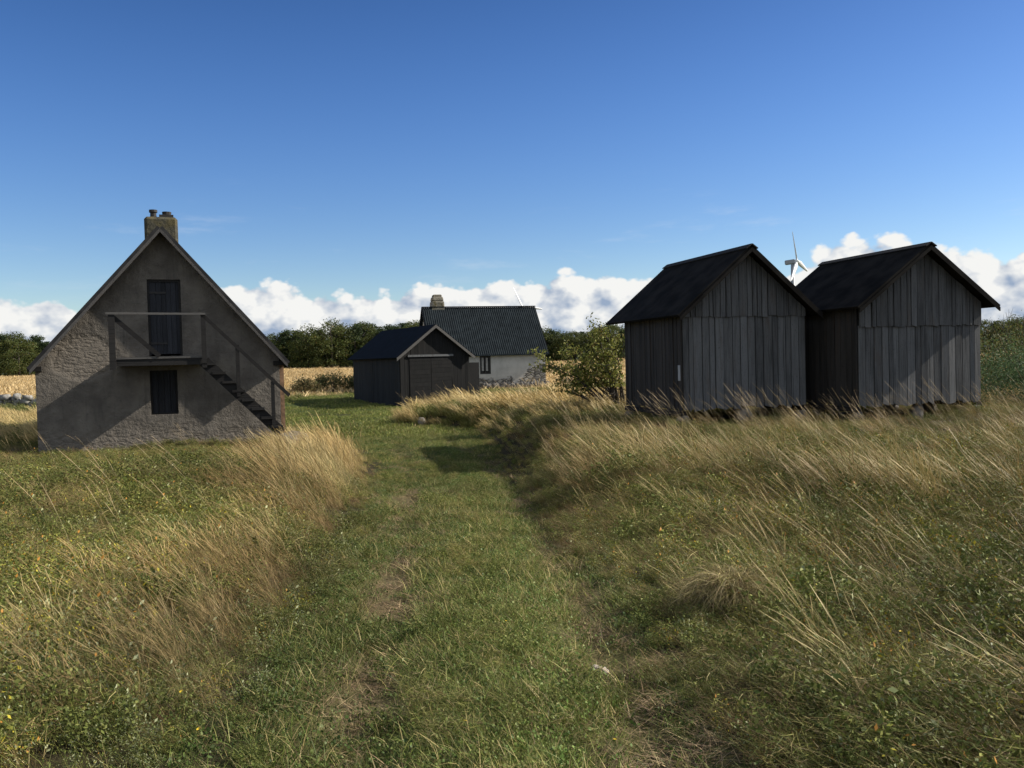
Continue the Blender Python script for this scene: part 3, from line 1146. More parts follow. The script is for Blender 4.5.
    for (p, q) in ((hx0 + .15, hx0 + .28), (hx1 - .28, hx1 - .15)):
        for k in range(4):
            xa, xb = p + (q - p) * k / 4, p + (q - p) * (k + 1) / 4
            cu.poly([(xa, .13 - .004 * (k % 2), hz0 + .2), (xb, .13 - .004 * ((k + 1) % 2), hz0 + .2), (xb, .13 - .004 * ((k + 1) % 2), hz1 - .12), (xa, .13 - .004 * (k % 2), hz1 - .12)])
    cu.build('curtain', plain('curtain_cloth', (.42, .41, .4), .9, .2), wo_)


build_cottage()


# ------------------------------------------------------------------ wind turbines far off
def build_turbine(loc, hub, blade, axis_deg, spin, label):
    root = empty('wind_turbine', loc)
    tag(root, label, 'wind turbine', 'wind turbines on the horizon')
    m = MB()
    m.tube([(0, 0, -10), (0, 0, hub * .5), (0, 0, hub - 1.5)], [2.0, 1.6, 1.15], 16)
    m.build('tower', M_PLATE_SHADE, root, smooth=True)
    ax = Vector((math.cos(R(axis_deg)), math.sin(R(axis_deg)), 0.06)).normalized()
    c = Vector((0, 0, hub))
    m = MB()
    m.beam(c - ax * 5.2, c + ax * 2.0, 3.0, 3.2)
    m.build('nacelle', M_PLATE_SHADE, root, bevel=.5)  # shade on tower and nacelle painted in as grey, blades stay white
    h = c + ax * 3.3
    m = MB()
    m.tube([c + ax * 2.0, h, c + ax * 4.6], [1.3, 1.3, .3], 12)
    m.build('hub', M_WHITE, root, smooth=True)
    u = Vector((0, 0, 1)) - ax * ax.z
    u.normalize()
    s = ax.cross(u)
    for k in range(3):
        t = R(spin + 120 * k)
        d = u * math.cos(t) + s * math.sin(t)
        e = ax.cross(d)
        m = MB()
        prof = [(0.8, .6, .6), (2.5, 1.1, .55), (5, 1.6, .42), (blade * .6, 1.15, .3), (blade * .95, .65, .16), (blade, .2, .08)]
        rings = []
        for (r_, ch_, th_) in prof:
            b = len(m.v)
            q = h + d * r_
            ee = (e * .86 + ax * .5).normalized()
            nn = d.cross(ee)
            for (x, y) in ((-1, 0), (-.3, 1), (.6, .7), (1.2, 0), (.6, -.7), (-.3, -1)):
                m.v.append(tuple(q + ee * x * ch_ + nn * y * th_))
            rings.append(b)
        for b0, b1 in zip(rings[:-1], rings[1:]):
            for i in range(6):
                j = (i + 1) % 6
                m.f.append([b0 + i, b0 + j, b1 + j, b1 + i])
                m.c.append(.5)
                m.m.append(0)
        m.f.append([rings[0] + i for i in range(6)])
        m.c.append(.5)
        m.m.append(0)
        m.build('blade', M_WHITE, root, smooth=True)


build_turbine((199.5, 600, 0.5), 65.0, 21.0, -38, 14, 'white wind turbine standing in the gap between the two plank sheds')
build_turbine((12.0, 900, 0.5), 56.0, 23.5, -62, 26, 'wind turbine showing one blade above the cottage roof')


# ------------------------------------------------------------------ leafy things
def set_col(me, cols):
    at = me.color_attributes.new('col', 'FLOAT_COLOR', 'POINT')
    at.data.foreach_set('color', np.concatenate([cols, np.ones((len(cols), 1))], 1).astype(np.float32).ravel())


def quads_mesh(name, V, C, mat, smooth=True):
    """V (n,4,3) quads, C (n,3)"""
    n = len(V)
    me = bpy.data.meshes.new(name)
    me.vertices.add(n * 4)
    me.vertices.foreach_set('co', V.reshape(-1).astype(np.float32))
    me.loops.add(n * 4)
    me.loops.foreach_set('vertex_index', np.arange(n * 4, dtype=np.int32))
    me.polygons.add(n)
    me.polygons.foreach_set('loop_start', np.arange(0, n * 4, 4, dtype=np.int32))
    me.update(calc_edges=True)
    set_col(me, np.repeat(C, 4, 0))
    me.materials.append(mat)
    return me


def leaf_quads(rng, P, size, cols, jitter=0.25, up=0.3, aspect=0.55):
    """a bent-diamond leaf at every P"""
    n = len(P)
    d = rng.normal(size=(n, 3))
    d[:, 2] += up
    d /= np.linalg.norm(d, axis=1)[:, None]
    s = np.cross(d, rng.normal(size=(n, 3)))
    s /= np.linalg.norm(s, axis=1)[:, None]
    sz = (size * (1 + jitter * rng.normal(size=n)).clip(.4, 2))[:, None]
    V = np.stack([P - d * sz * .5, P + s * sz * aspect * .5 + d * sz * .05, P + d * sz * .5, P - s * sz * aspect * .5 + d * sz * .05], 1)
    C = cols * (0.75 + 0.5 * rng.random((n, 1)))
    return V, C


def palette(rng, n, cols, weights):
    cols = np.array(cols)
    wts = np.array(weights, float)
    i = rng.choice(len(cols), n, p=wts / wts.sum())
    return cols[i]


PINE = [(.030, .050, .018), (.042, .066, .022), (.06, .08, .028)]
DECI = [(.058, .078, .02), (.08, .10, .026), (.11, .12, .034), (.14, .115, .04)]


def crown_mesh(name, rng, h, rad, pal, wts, n_clump, per, leaf, low=.25, shape='round'):
    Vs, Cs = [], []
    for i in range(n_clump):
        for _ in range(30):
            u = rng.random()
            z = low + (1 - low) * u
            if shape == 'pine':
                rr = rad * (1.05 - u) ** .7 * (.55 + .45 * rng.random())
            else:
                rr = rad * math.sqrt(max(0, 1 - (2 * (u - .45)) ** 2 * .85)) * (.35 + .65 * rng.random() ** .5)
            if rr > .05:
                break
        a = rng.random() * 6.283
        c = np.array([rr * math.cos(a), rr * math.sin(a), z * h])
        cr = rad * (.20 + .20 * rng.random())
        d = rng.normal(size=(per, 3))
        d /= np.linalg.norm(d, axis=1)[:, None]
        P = c + d * cr * (rng.random((per, 1)) ** .45) * np.array([1.15, 1.15, .7])
        V, C = leaf_quads(rng, P, leaf, palette(rng, per, pal, wts) * (0.75 + .5 * rng.random()), up=.3, aspect=.7)
        Vs.append(V)
        Cs.append(C)
    return quads_mesh(name, np.concatenate(Vs), np.concatenate(Cs), M_LEAF)


def trunk_mesh(name, h, r, rng, limbs=5):
    m = MB()
    m.tube([(0, 0, -.3), (0.05 * h * rng.normal() * .3, 0, h * .4), (0, 0.02 * h, h * .92)], [r, r * .75, r * .2], 7)
    for i in range(limbs):
        z = h * (.35 + .5 * rng.random())
        a = rng.random() * 6.28
        l = h * .25
        m.tube([(0, 0, z), (math.cos(a) * l * .6, math.sin(a) * l * .6, z + l * .35), (math.cos(a) * l, math.sin(a) * l, z + l * .75)], [r * .4, r * .25, r * .08], 5)
    return m


def tree_proto(name, h, rad, pal, wts, shape, seed, low):
    rng = np.random.default_rng(seed)
    root = empty(name, (0, 0, 0))
    t = trunk_mesh(name, h, h * .022 + .03, rng).build('trunk', M_BARK, root, smooth=True)
    me = crown_mesh(name + '_crown', rng, h, rad, pal, wts, 64, 105, .19, low, shape)
    c = bpy.data.objects.new('crown', me)
    COL.objects.link(c)
    c.parent = root
    return root


def ray_xy(px, D):
    return (px - 512) / 850 * D


def build_wood():
    protos = []
    for k in range(3):
        protos.append((tree_proto('pine_tree', 7.0, 2.3, PINE, (.5, .35, .15), 'pine', 100 + k, .12), 0))
        protos.append((tree_proto('broadleaf_tree', 6.2, 3.0, DECI, (.4, .35, .2, .05), 'round', 200 + k, .06), 1))
    labels = ['dark pine at the far edge of the golden field', 'olive green broadleaf tree at the far edge of the golden field']
    used = set()
    rng = np.random.default_rng(77)
    # stretches of the wood's edge that show between the buildings: (px from, px to, depth, mean height)
    spans = [(-6, 52, 150, 6.6, 12, .25), (252, 430, 150, 6.7, 34, .5), (542, 632, 158, 5.6, 14, .75), (985, 1030, 120, 4.6, 5, .8)]
    spots = []
    for (p0, p1, D, hh, n, dec) in spans:
        for i in range(n):
            px = p0 + (p1 - p0) * (i + rng.random()) / n
            d = D + rng.normal() * 4
            h = hh * (.86 + .28 * rng.random())
            if p0 == 252:
                h *= .78 + .28 * math.sin(max(0, min(1, (px - 262) / 110)) * 1.9)
            spots.append((ray_xy(px, d), d, h, rng.random() < dec))
    for (x, y, h, dec) in spots:
        k = int(rng.integers(3)) * 2 + (1 if dec else 0)
        pr, sp = protos[k]
        o = pr if k not in used else copy_tree(pr)
        used.add(k)
        ph = 6.2 if dec else 7.0
        o.location = (x, y, hz(x, y) - .1)
        o.rotation_euler = (0, 0, rng.random() * 6.28)
        s = h / ph
        o.scale = (s * rng.uniform(.9, 1.15), s * rng.uniform(.9, 1.15), s)
        tag(o, labels[sp], 'tree', 'trees along the edge of the far wood')
    for k, (pr, sp) in enumerate(protos):
        if k not in used:
            for c in list(pr.children):
                bpy.data.objects.remove(c)
            bpy.data.objects.remove(pr)
    # the rest of the wood, deep behind its edge
    Vs, Cs = [], []
    for i in range(260):
        px = rng.uniform(-420, 1250)
        d = 158 + rng.random() * 60
        x = ray_xy(px, d)
        hh = ip(px, [-400, 0, 60, 250, 300, 420, 540, 640, 800, 1250], [6, 6.3, 6.3, 6.5, 8.2, 8.2, 5.4, 5.4, 5, 5]) * (.8 + .3 * rng.random())
        g = hz(x, d)
        pal, wt = (PINE, (.5, .35, .15)) if rng.random() < .5 else (DECI, (.4, .35, .2, .05))
        n = 1000
        cl = rng.normal(size=(16, 3)) * np.array([1.2, 1.2, .22 * hh]) + np.array([0, 0, hh * .52])
        P = cl[rng.integers(16, size=n)] + rng.normal(size=(n, 3)) * .5
        P[:, 2] = np.clip(P[:, 2], .1, hh)
        P += np.array([x, d, g])
        V, C = leaf_quads(rng, P, .42, palette(rng, n, pal, wt), aspect=.7)
        Vs.append(V)
        Cs.append(C)
    me = quads_mesh('woodland', np.concatenate(Vs), np.concatenate(Cs), M_LEAF)
    o = bpy.data.objects.new('woodland', me)
    COL.objects.link(o)
    tag(o, 'dark mixed wood stretching along the far side of the golden field', 'woodland', kind='stuff')


build_wood()


def build_leaning_tree():
    rng = np.random.default_rng(42)
    x0, y0 = 3.02, 22.9
    root = empty('fruit_tree', (x0, y0, hz(x0, y0)))
    tag(root, 'small wind-bent tree with sparse olive leaves beside the plank shed nearest the track', 'tree')
    m = MB()
    tips = []
    for i in range(15):
        a = rng.uniform(2.2, 4.0)                   # mostly towards the left
        el_ = rng.uniform(.25, 1.35)
        L = rng.uniform(1.3, 2.5) * (1.1 if el_ < 1.0 else 1.15)
        if i < 4:
            a, el_, L = 3.1 + .3 * i - .4, .95 + .12 * i, 2.3
        if i in (4, 5):
            a, el_, L = 3.0 + .2 * (i - 4), .28, 1.7
        d = np.array([math.cos(a) * math.cos(el_), math.sin(a) * math.cos(el_) * .8, math.sin(el_)])
        pts = [np.zeros(3) + rng.normal(size=3) * .05 * np.array([1, 1, 0]) - np.array([0, 0, .2])]
        dirv = d * .7 + np.array([0, 0, .4])
        for k in range(6):
            dirv = dirv + rng.normal(size=3) * .16 + (d - dirv) * .3
            pts.append(pts[-1] + dirv / np.linalg.norm(dirv) * L / 6)
        r0 = .055 if i < 6 else .035
        m.tube(pts, [r0 * (1 - k / 7.5) + .004 for k in range(7)], 6)
        for k in range(2, 7):
            for q in range(3):
                sd_ = rng.normal(size=3) + np.array([-.5, 0, .35])
                sd_ /= np.linalg.norm(sd_)
                e = pts[k] + sd_ * rng.uniform(.25, .6)
                m.tube([pts[k], (pts[k] + e) / 2 + rng.normal(size=3) * .03, e], [.012, .008, .004], 4, cap=False)
                tips.append((pts[k], e))
    m.build('trunk', M_BARK, root, smooth=True)
    P = []
    for (a, b) in tips:
        n = rng.integers(26, 56)
        t = rng.random((n, 1)) ** .7
        P.append(a * (1 - t) + b * t + rng.normal(size=(n, 3)) * .085)
    P = np.concatenate(P)
    keep = (P[:, 2] > .75) | ((P[:, 0] < -.9) & (P[:, 2] > .55) & (rng.random(len(P)) < .5))
    P = P[keep]
    V, C = leaf_quads(rng, P, .085, palette(rng, len(P), [(.13, .15, .034), (.20, .21, .045), (.29, .28, .07), (.24, .18, .06)], (.3, .37, .25, .08)), up=.1, aspect=.5)
    me = quads_mesh('crown', V, C, M_LEAF)
    c = bpy.data.objects.new('crown', me)
    COL.objects.link(c)
    c.parent = root


build_leaning_tree()


def build_shrub(name, loc, size, pal, wts, n, leaf, label, cat, seed, group=None, twigs=10, twig_up=.2, fine=.5, lean=0.0):
    rng = np.random.default_rng(seed)
    root = empty(name, (loc[0], loc[1], hz(loc[0], loc[1]) if len(loc) == 2 else loc[2]))
    tag(root, label, cat, group)
    m = MB()
    for i in range(twigs):
        a = rng.random() * 6.283
        r = rng.random() ** .5
        e = np.array([math.cos(a) * size[0] * r, math.sin(a) * size[1] * r, size[2] * (1 - .45 * r * r) * rng.uniform(.85, 1 + twig_up)])
        e[0] -= lean * e[2]
        mid = e * np.array([.55, .55, .5]) + rng.normal(size=3) * .05
        m.tube([(e[0] * .15, e[1] * .15, -.1), mid, e], [.018, .011, .004], 4, cap=False)
        if twig_up > .2:
            for q in range(3):
                s = mid + (e - mid) * rng.uniform(.3, .9)
                m.tube([s, s + np.array([rng.normal() * .2, rng.normal() * .2, .3 + .2 * rng.random()])], [.006, .003], 3, cap=False)
    m.build('stems', M_BARK, root)
    nc = max(6, n // 60)
    a = rng.random(nc) * 6.283
    r = rng.random(nc) ** .5
    c = np.stack([np.cos(a) * r * size[0], np.sin(a) * r * size[1], size[2] * (1 - .5 * r * r) * (.2 + .75 * rng.random(nc) ** .7)], 1)
    k = rng.integers(nc, size=n)
    P = c[k] + rng.normal(size=(n, 3)) * np.array(size) * .16 * fine * 2
    P[:, 0] -= lean * P[:, 2]
    P[:, 2] = np.abs(P[:, 2])
    V, C = leaf_quads(rng, P, leaf, palette(rng, n, pal, wts), up=.4, aspect=.4)
    C = C * (.75 + .5 * rng.random(nc))[k][:, None]
    o = bpy.data.objects.new('foliage', quads_mesh('foliage', V, C, M_LEAF))
    COL.objects.link(o)
    o.parent = root


OLIVE = [(.09, .10, .026), (.13, .135, .036), (.18, .165, .055), (.14, .10, .045)]
BLUEG = [(.065, .115, .045), (.095, .15, .06), (.13, .18, .08)]
build_shrub('feathery_shrub', (13.0, 20.6), (1.9, 1.2, 1.5), BLUEG, (.4, .4, .2), 26000, .05, 'low green feathery bush beside the plank shed farthest from the track', 'bush', 301, twigs=14, lean=.1, fine=.7)
build_shrub('thicket_shrub', (15.6, 25.6), (2.6, 1.4, 1.95), OLIVE, (.35, .35, .2, .1), 22000, .075, 'tall olive thicket with bare twigs on top behind the low feathery bush', 'bush', 302, twigs=60, twig_up=.5)
for k, (x, y, s, lab) in enumerate((
        (-11.5, 54.5, (1.1, .9, 1.25), 'roundest leafy bush in the golden field left of the barn'),
        (-12.9, 53, (.9, .7, .85), 'low brown scrubby bush in the golden field by the old house corner'),
        (-9.9, 55.5, (1.0, .8, .95), 'bush touching the left wall of the dark barn from behind'))):
    build_shrub('field_bush', (x, y), s, [(.07, .085, .025), (.11, .11, .04), (.17, .13, .06)], ((.5, .3, .2), (.1, .3, .6), (.5, .3, .2))[k], 2600, .13, lab, 'bush', 310 + k, 'bushes at the edge of the golden field', twigs=24)
build_shrub('field_bush', (3.6, 50.0), (.8, .5, .8), [(.05, .05, .03), (.08, .07, .04)], (.6, .4), 900, .1, 'small dark bush at the right corner of the whitewashed cottage', 'bush', 320, 'bushes at the edge of the golden field', twigs=14)


# ------------------------------------------------------------------ dry stone wall and loose stones
def build_stone_wall():
    m = MB()
    rng = random.Random(4)
    x0, y0, x1, y1 = -36.0, 43.0, -17.0, 41.5
    L = math.hypot(x1 - x0, y1 - y0)
    ground = hz(-24, 42)
    s = 0
    for row in range(3):
        s = rng.random() * .3
        while s < L:
            r = rng.uniform(.14, .32)
            x, y = x0 + (x1 - x0) * s / L, y0 + (y1 - y0) * s / L
            if row < 2 or rng.random() < .5:
                m.rock((x, y + rng.uniform(-.1, .1), hz(x, y) + .12 + row * .2), (r, .24, .14 + rng.random() * .06), 9, .3, rng.random(), seed=rng.random())
            s += r * 1.8
    o = m.build('stone_wall', plain('wall_stone', (.22, .21, .19), .95, .5, 5), None, smooth=True)
    tag(o, 'low dry stone wall at the edge of the field left of the old house', 'wall')


build_stone_wall()


def loose_stone(x, y, r, lab, seed, dz=.02, mat=None):
    m = MB()
    m.rock((0, 0, 0), r, 14, .3, seed=seed)
    o = m.build('loose_stone', mat or M_PALESTONE, None, smooth=True)
    o.location = (x, y, hz(x, y) + dz)
    o.rotation_euler = (0.1, .1, seed)
    tag(o, lab, 'stone')


loose_stone(.45, 4.72, (.05, .035, .02), 'small pale stone lying in the right-hand wheel rut', 2, .028)
loose_stone(-3.05, 28.4, (.20, .12, .15), 'pale upright stone in front of the tall grass near the barn', 5, .10, plain('dull_limestone', (.24, .21, .17), .9, .3, 9))
# ------------------------------------------------------------------ vegetation (geometry-node scatter of small tufts)
PROTO = {}


def blades(rng, n, spread, hmin, hmax, width, lean, curl, cols, wts, seg=4, head=0.0, dirspread=.7, yaw0=math.pi, rand_lean=.25, headcol=None, hw=1.0):
    """ribbons leaning mostly towards -X (the wind is from the right)"""
    a = rng.random(n) * 6.283
    r = spread * rng.random(n) ** .5
    base = np.stack([r * np.cos(a), r * np.sin(a), np.full(n, -.02)], 1)
    H = hmin + (hmax - hmin) * rng.random(n)
    az_ = yaw0 + rng.normal(size=n) * dirspread
    ln = np.abs(lean + rng.normal(size=n) * rand_lean)
    cv = np.abs(curl + rng.normal(size=n) * curl * .5)
    t = np.linspace(0, 1, seg + 1)
    hor = H[:, None] * (ln[:, None] * t + cv[:, None] * t ** 2)
    ver = H[:, None] * (t - .28 * (cv[:, None] * t ** 2).clip(0, 1.4))
    cx, cy = np.cos(az_), np.sin(az_)
    P = base[:, None] + np.stack([hor * cx[:, None], hor * cy[:, None], ver], -1)
    fa = rng.random(n) * 6.283
    W = np.stack([np.cos(fa), np.sin(fa), np.zeros(n)], 1)
    wv = width * (.7 + .6 * rng.random(n))
    prof = (1 - t ** 1.8 * .85)
    wd = wv[:, None] * prof[None]
    if head > 0:
        hm = rng.random(n) < head
        bulge = np.array([0] * (seg - 1) + [1.0, .5])
        wd = wd + hm[:, None] * bulge[None] * hw * width
    off = W[:, None] * wd[..., None] * .5
    C = palette(rng, n, cols, wts) * (.45 + 1.05 * rng.random((n, 1)))  # wide tone spread puts sunlit highlights and dark gaps into blade colour
    # roots a little browner than tips: older leaf sheaths
    Cn = np.repeat(C[:, None], seg + 1, 1)
    if head > 0 and headcol is not None:
        Cn[hm, seg - 1:] = np.array(headcol) * (.8 + .4 * rng.random((hm.sum(), 1, 1)))
    V = np.stack([P - off, P + off], 2)                      # n, seg+1, 2, 3
    base_i = np.arange(n)[:, None] * (seg + 1) * 2 + np.arange(seg)[None] * 2
    F = np.stack([base_i, base_i + 1, base_i + 3, base_i + 2], -1).reshape(-1, 4)
    return V.reshape(-1, 3), F, np.repeat(Cn.reshape(-1, 3), 2, 0)


def sticks(rng, n, spread, h, lmin, lmax, width, cols, wts, up=.25):
    """a tangle of short broken straws and blade ends lying every way, bent down-wind"""
    a = rng.random(n) * 6.283
    r = spread * rng.random(n) ** .5
    z = h * rng.random(n) * np.sqrt(np.clip(1 - (r / spread) ** 2 * .8, 0, 1))
    P = np.stack([r * np.cos(a), r * np.sin(a), z], 1)
    d = rng.normal(size=(n, 3)) * np.array([1, 1, .55]) + np.array([-.6, 0, up])
    d /= np.linalg.norm(d, axis=1)[:, None]
    L = (lmin + (lmax - lmin) * rng.random((n, 1))) * .5
    sd = np.cross(d, rng.normal(size=(n, 3)))
    sd /= np.linalg.norm(sd, axis=1)[:, None]
    wv = width * (.6 + .8 * rng.random((n, 1))) * .5
    bend = rng.normal(size=(n, 3)) * L * .18
    V = np.stack([P - d * L - sd * wv, P - d * L + sd * wv, P + bend - sd * wv, P + bend + sd * wv, P + d * L - sd * wv * .3, P + d * L + sd * wv * .3], 1)
    b = np.arange(n)[:, None] * 6
    F = np.concatenate([b + np.array([[0, 1, 3, 2]]), b + np.array([[2, 3, 5, 4]])], 0)
    C = palette(rng, n, cols, wts) * (.4 + 1.1 * rng.random((n, 1)))
    return V.reshape(-1, 3), F, np.repeat(C, 6, 0)


def leafy(rng, n_stem, spread, hmin, hmax, per, leaf, cols, wts, lean=.25, aspect=.5, sw=.004):
    V0, F0, C0 = blades(rng, n_stem, spread, hmin, hmax, sw, lean, .15, [(.10, .08, .03), (.08, .09, .03)], (.5, .5), 3)
    st = V0.reshape(n_stem, 4, 2, 3).mean(2)
    P = []
    for i in range(n_stem):
        t = rng.random(per) ** .8 * 2.99
        k = t.astype(int)
        f = (t - k)[:, None]
        P.append(st[i, k] * (1 - f) + st[i, k + 1] * f + rng.normal(size=(per, 3)) * leaf * .8)
    P = np.concatenate(P)
    P[:, 2] = np.abs(P[:, 2])
    V, C = leaf_quads(rng, P, leaf, palette(rng, len(P), cols, wts), up=.25, aspect=aspect)
    F1 = np.arange(len(V) * 4).reshape(-1, 4) + len(V0)
    return np.concatenate([V0, V.reshape(-1, 3)]), np.concatenate([F0, F1]), np.concatenate([C0, np.repeat(C, 4, 0)])


def join(*parts):
    V, F, C, o = [], [], [], 0
    for (v, f, c) in parts:
        V.append(v)
        F.append(f + o)
        C.append(c)
        o += len(v)
    return np.concatenate(V), np.concatenate(F), np.concatenate(C)


def to_mesh(name, VFC, mat):
    V, F, C = VFC
    me = bpy.data.meshes.new(name)
    n = len(F)
    me.vertices.add(len(V))
    me.vertices.foreach_set('co', V.reshape(-1).astype(np.float32))
    me.loops.add(n * 4)
    me.loops.foreach_set('vertex_index', F.reshape(-1).astype(np.int32))
    me.polygons.add(n)
    me.polygons.foreach_set('loop_start', np.arange(0, n * 4, 4, dtype=np.int32))
    me.update(calc_edges=True)
    set_col(me, C)
    me.materials.append(mat)
    return me


G_GREEN = [(.084, .118, .026), (.120, .150, .034), (.165, .185, .052), (.30, .25, .12)]
G_DRY = [(.44, .34, .175), (.33, .245, .12), (.52, .42, .24), (.20, .145, .075), (.19, .20, .065)]
G_BROWN = [(.22, .150, .085), (.15, .098, .056), (.30, .215, .12), (.15, .15, .055)]
G_MID = [(.13, .145, .038), (.185, .185, .052), (.26, .24, .085), (.36, .29, .145), (.10, .120, .030)]
HERB = [(.080, .100, .028), (.125, .142, .040), (.19, .195, .062)]
SILV = [(.21, .22, .14), (.32, .33, .22), (.13, .15, .055), (.10, .12, .04)]
YELL = [(.36, .30, .04), (.20, .20, .045), (.36, .17, .04), (.12, .13, .035)]


def make_protos():
    kinds = {
        'mown': lambda r: join(blades(r, 105, .15, .018, .06, .0027, .5, .6, G_GREEN + [(.36, .31, .16)], (.38, .28, .14, .12, .08), 3, dirspread=2.5),  # last palette entry: pale blades that paint glints into the turf
                               leafy(r, 12, .15, .01, .035, 4, .013, [(.06, .10, .022), (.10, .14, .035), (.16, .19, .07)], (.5, .35, .15), aspect=.8)),
        'turf': lambda r: blades(r, 80, .15, .035, .11, .003, .45, .5, [G_GREEN[0], G_GREEN[1], G_MID[2], G_DRY[0], G_BROWN[0]], (.28, .25, .2, .18, .09), 3, dirspread=1.8),
        'litter': lambda r: blades(r, 120, .16, .015, .05, .004, 2.2, .6, [(.36, .27, .15), (.22, .15, .085), (.13, .09, .055), (.08, .10, .03)], (.3, .3, .25, .15), 3, dirspread=3.0),
        'mid': lambda r: join(blades(r, 95, .17, .16, .38, .0034, .5, .65, G_MID, (.32, .27, .13, .06, .22), 4, dirspread=1.15, rand_lean=.4),
                              blades(r, 22, .17, .05, .2, .0045, .9, .9, G_BROWN, (.3, .3, .2, .2), 3, dirspread=1.6)),
        'dry': lambda r: join(blades(r, 26, .13, .45, .82, .0022, .34, .36, G_DRY, (.34, .24, .24, .08, .1), 6, head=.8, dirspread=.6, rand_lean=.2, headcol=(.44, .33, .175), hw=2.6),
                              blades(r, 70, .15, .18, .42, .0032, .5, .6, G_DRY, (.3, .25, .15, .2, .1), 4, dirspread=.7)),
        'thatch': lambda r: join(blades(r, 60, .2, .12, .34, .0034, .75, .9, G_BROWN, (.32, .28, .22, .18), 4, dirspread=.9),
                                 blades(r, 25, .18, .2, .42, .003, .6, .6, G_BROWN, (.3, .3, .2, .2), 4, dirspread=.6)),
        'tangle': lambda r: join(sticks(r, 230, .21, .26, .05, .17, .0036, G_MID + G_BROWN[:3], (.22, .22, .16, .12, .12, .07, .05, .06)),
                                 blades(r, 30, .17, .12, .32, .003, .45, .7, G_MID, (.28, .25, .17, .15, .15), 4, dirspread=1.4, rand_lean=.4)),
        'herb': lambda r: join(leafy(r, 12, .17, .14, .36, 22, r.uniform(.018, .042), HERB, (.45, .35, .2), aspect=r.uniform(.35, .7)), blades(r, 28, .16, .12, .30, .003, .45, .6, G_MID, (.35, .25, .12, .04, .24), 4, dirspread=1.2)),
        'silver': lambda r: join(leafy(r, 10, .16, .1, .30, 16, r.uniform(.02, .04), SILV, (.25, .2, .3, .25), aspect=r.uniform(.3, .5)), blades(r, 26, .16, .1, .30, .003, .45, .6, G_MID, (.35, .25, .15, .08, .17), 4, dirspread=1.2)),
        'yellow': lambda r: join(leafy(r, 8, .16, .14, .38, 14, r.uniform(.018, .036), YELL, (.3, .3, .15, .25)), blades(r, 24, .16, .15, .38, .003, .5, .6, G_DRY, (.3, .2, .2, .1, .2), 4)),
        'stalk': lambda r: blades(r, 5, .14, .75, 1.15, .0025, .42, .25, G_DRY, (.3, .2, .3, .1, .1), 6, head=1.0, dirspread=.22, rand_lean=.1, headcol=(.42, .31, .17), hw=2.4),
        # coarse versions for the distance, where single blades are far below a pixel
        'far_lawn': lambda r: blades(r, 150, .5, .03, .08, .011, .4, .4, G_GREEN, (.4, .35, .2, .05), 2, dirspread=2.5),
        'far_dry': lambda r: join(blades(r, 46, .3, .4, .9, .011, .42, .4, G_DRY, (.3, .25, .2, .1, .15), 4, head=.7, dirspread=.4, headcol=(.42, .31, .16), hw=1.8),
                                  blades(r, 40, .32, .15, .45, .016, .5, .6, G_MID, (.25, .2, .25, .2, .1), 3)),
        'far_green': lambda r: join(blades(r, 60, .32, .15, .5, .015, .4, .5, G_MID, (.3, .25, .2, .15, .1), 3), leafy(r, 8, .3, .2, .5, 14, .07, HERB, (.4, .35, .25))),
        'field': lambda r: blades(r, 60, 1.2, .10, .26, .035, .35, .4, [(.60, .45, .23), (.54, .39, .19), (.66, .51, .28), (.42, .31, .15)], (.35, .3, .2, .15), 2, dirspread=1.5),
    }
    for k, fn in kinds.items():
        c = bpy.data.collections.new('source_' + k)
        mat = M_HERB if k in ('herb', 'silver', 'yellow') else M_BLADE
        for i in range(5):
            me = to_mesh(k, fn(np.random.default_rng(1000 + 31 * i + sum(map(ord, k)))), mat)
            c.objects.link(bpy.data.objects.new('source_%s' % k, me))
        PROTO[k] = c


make_protos()


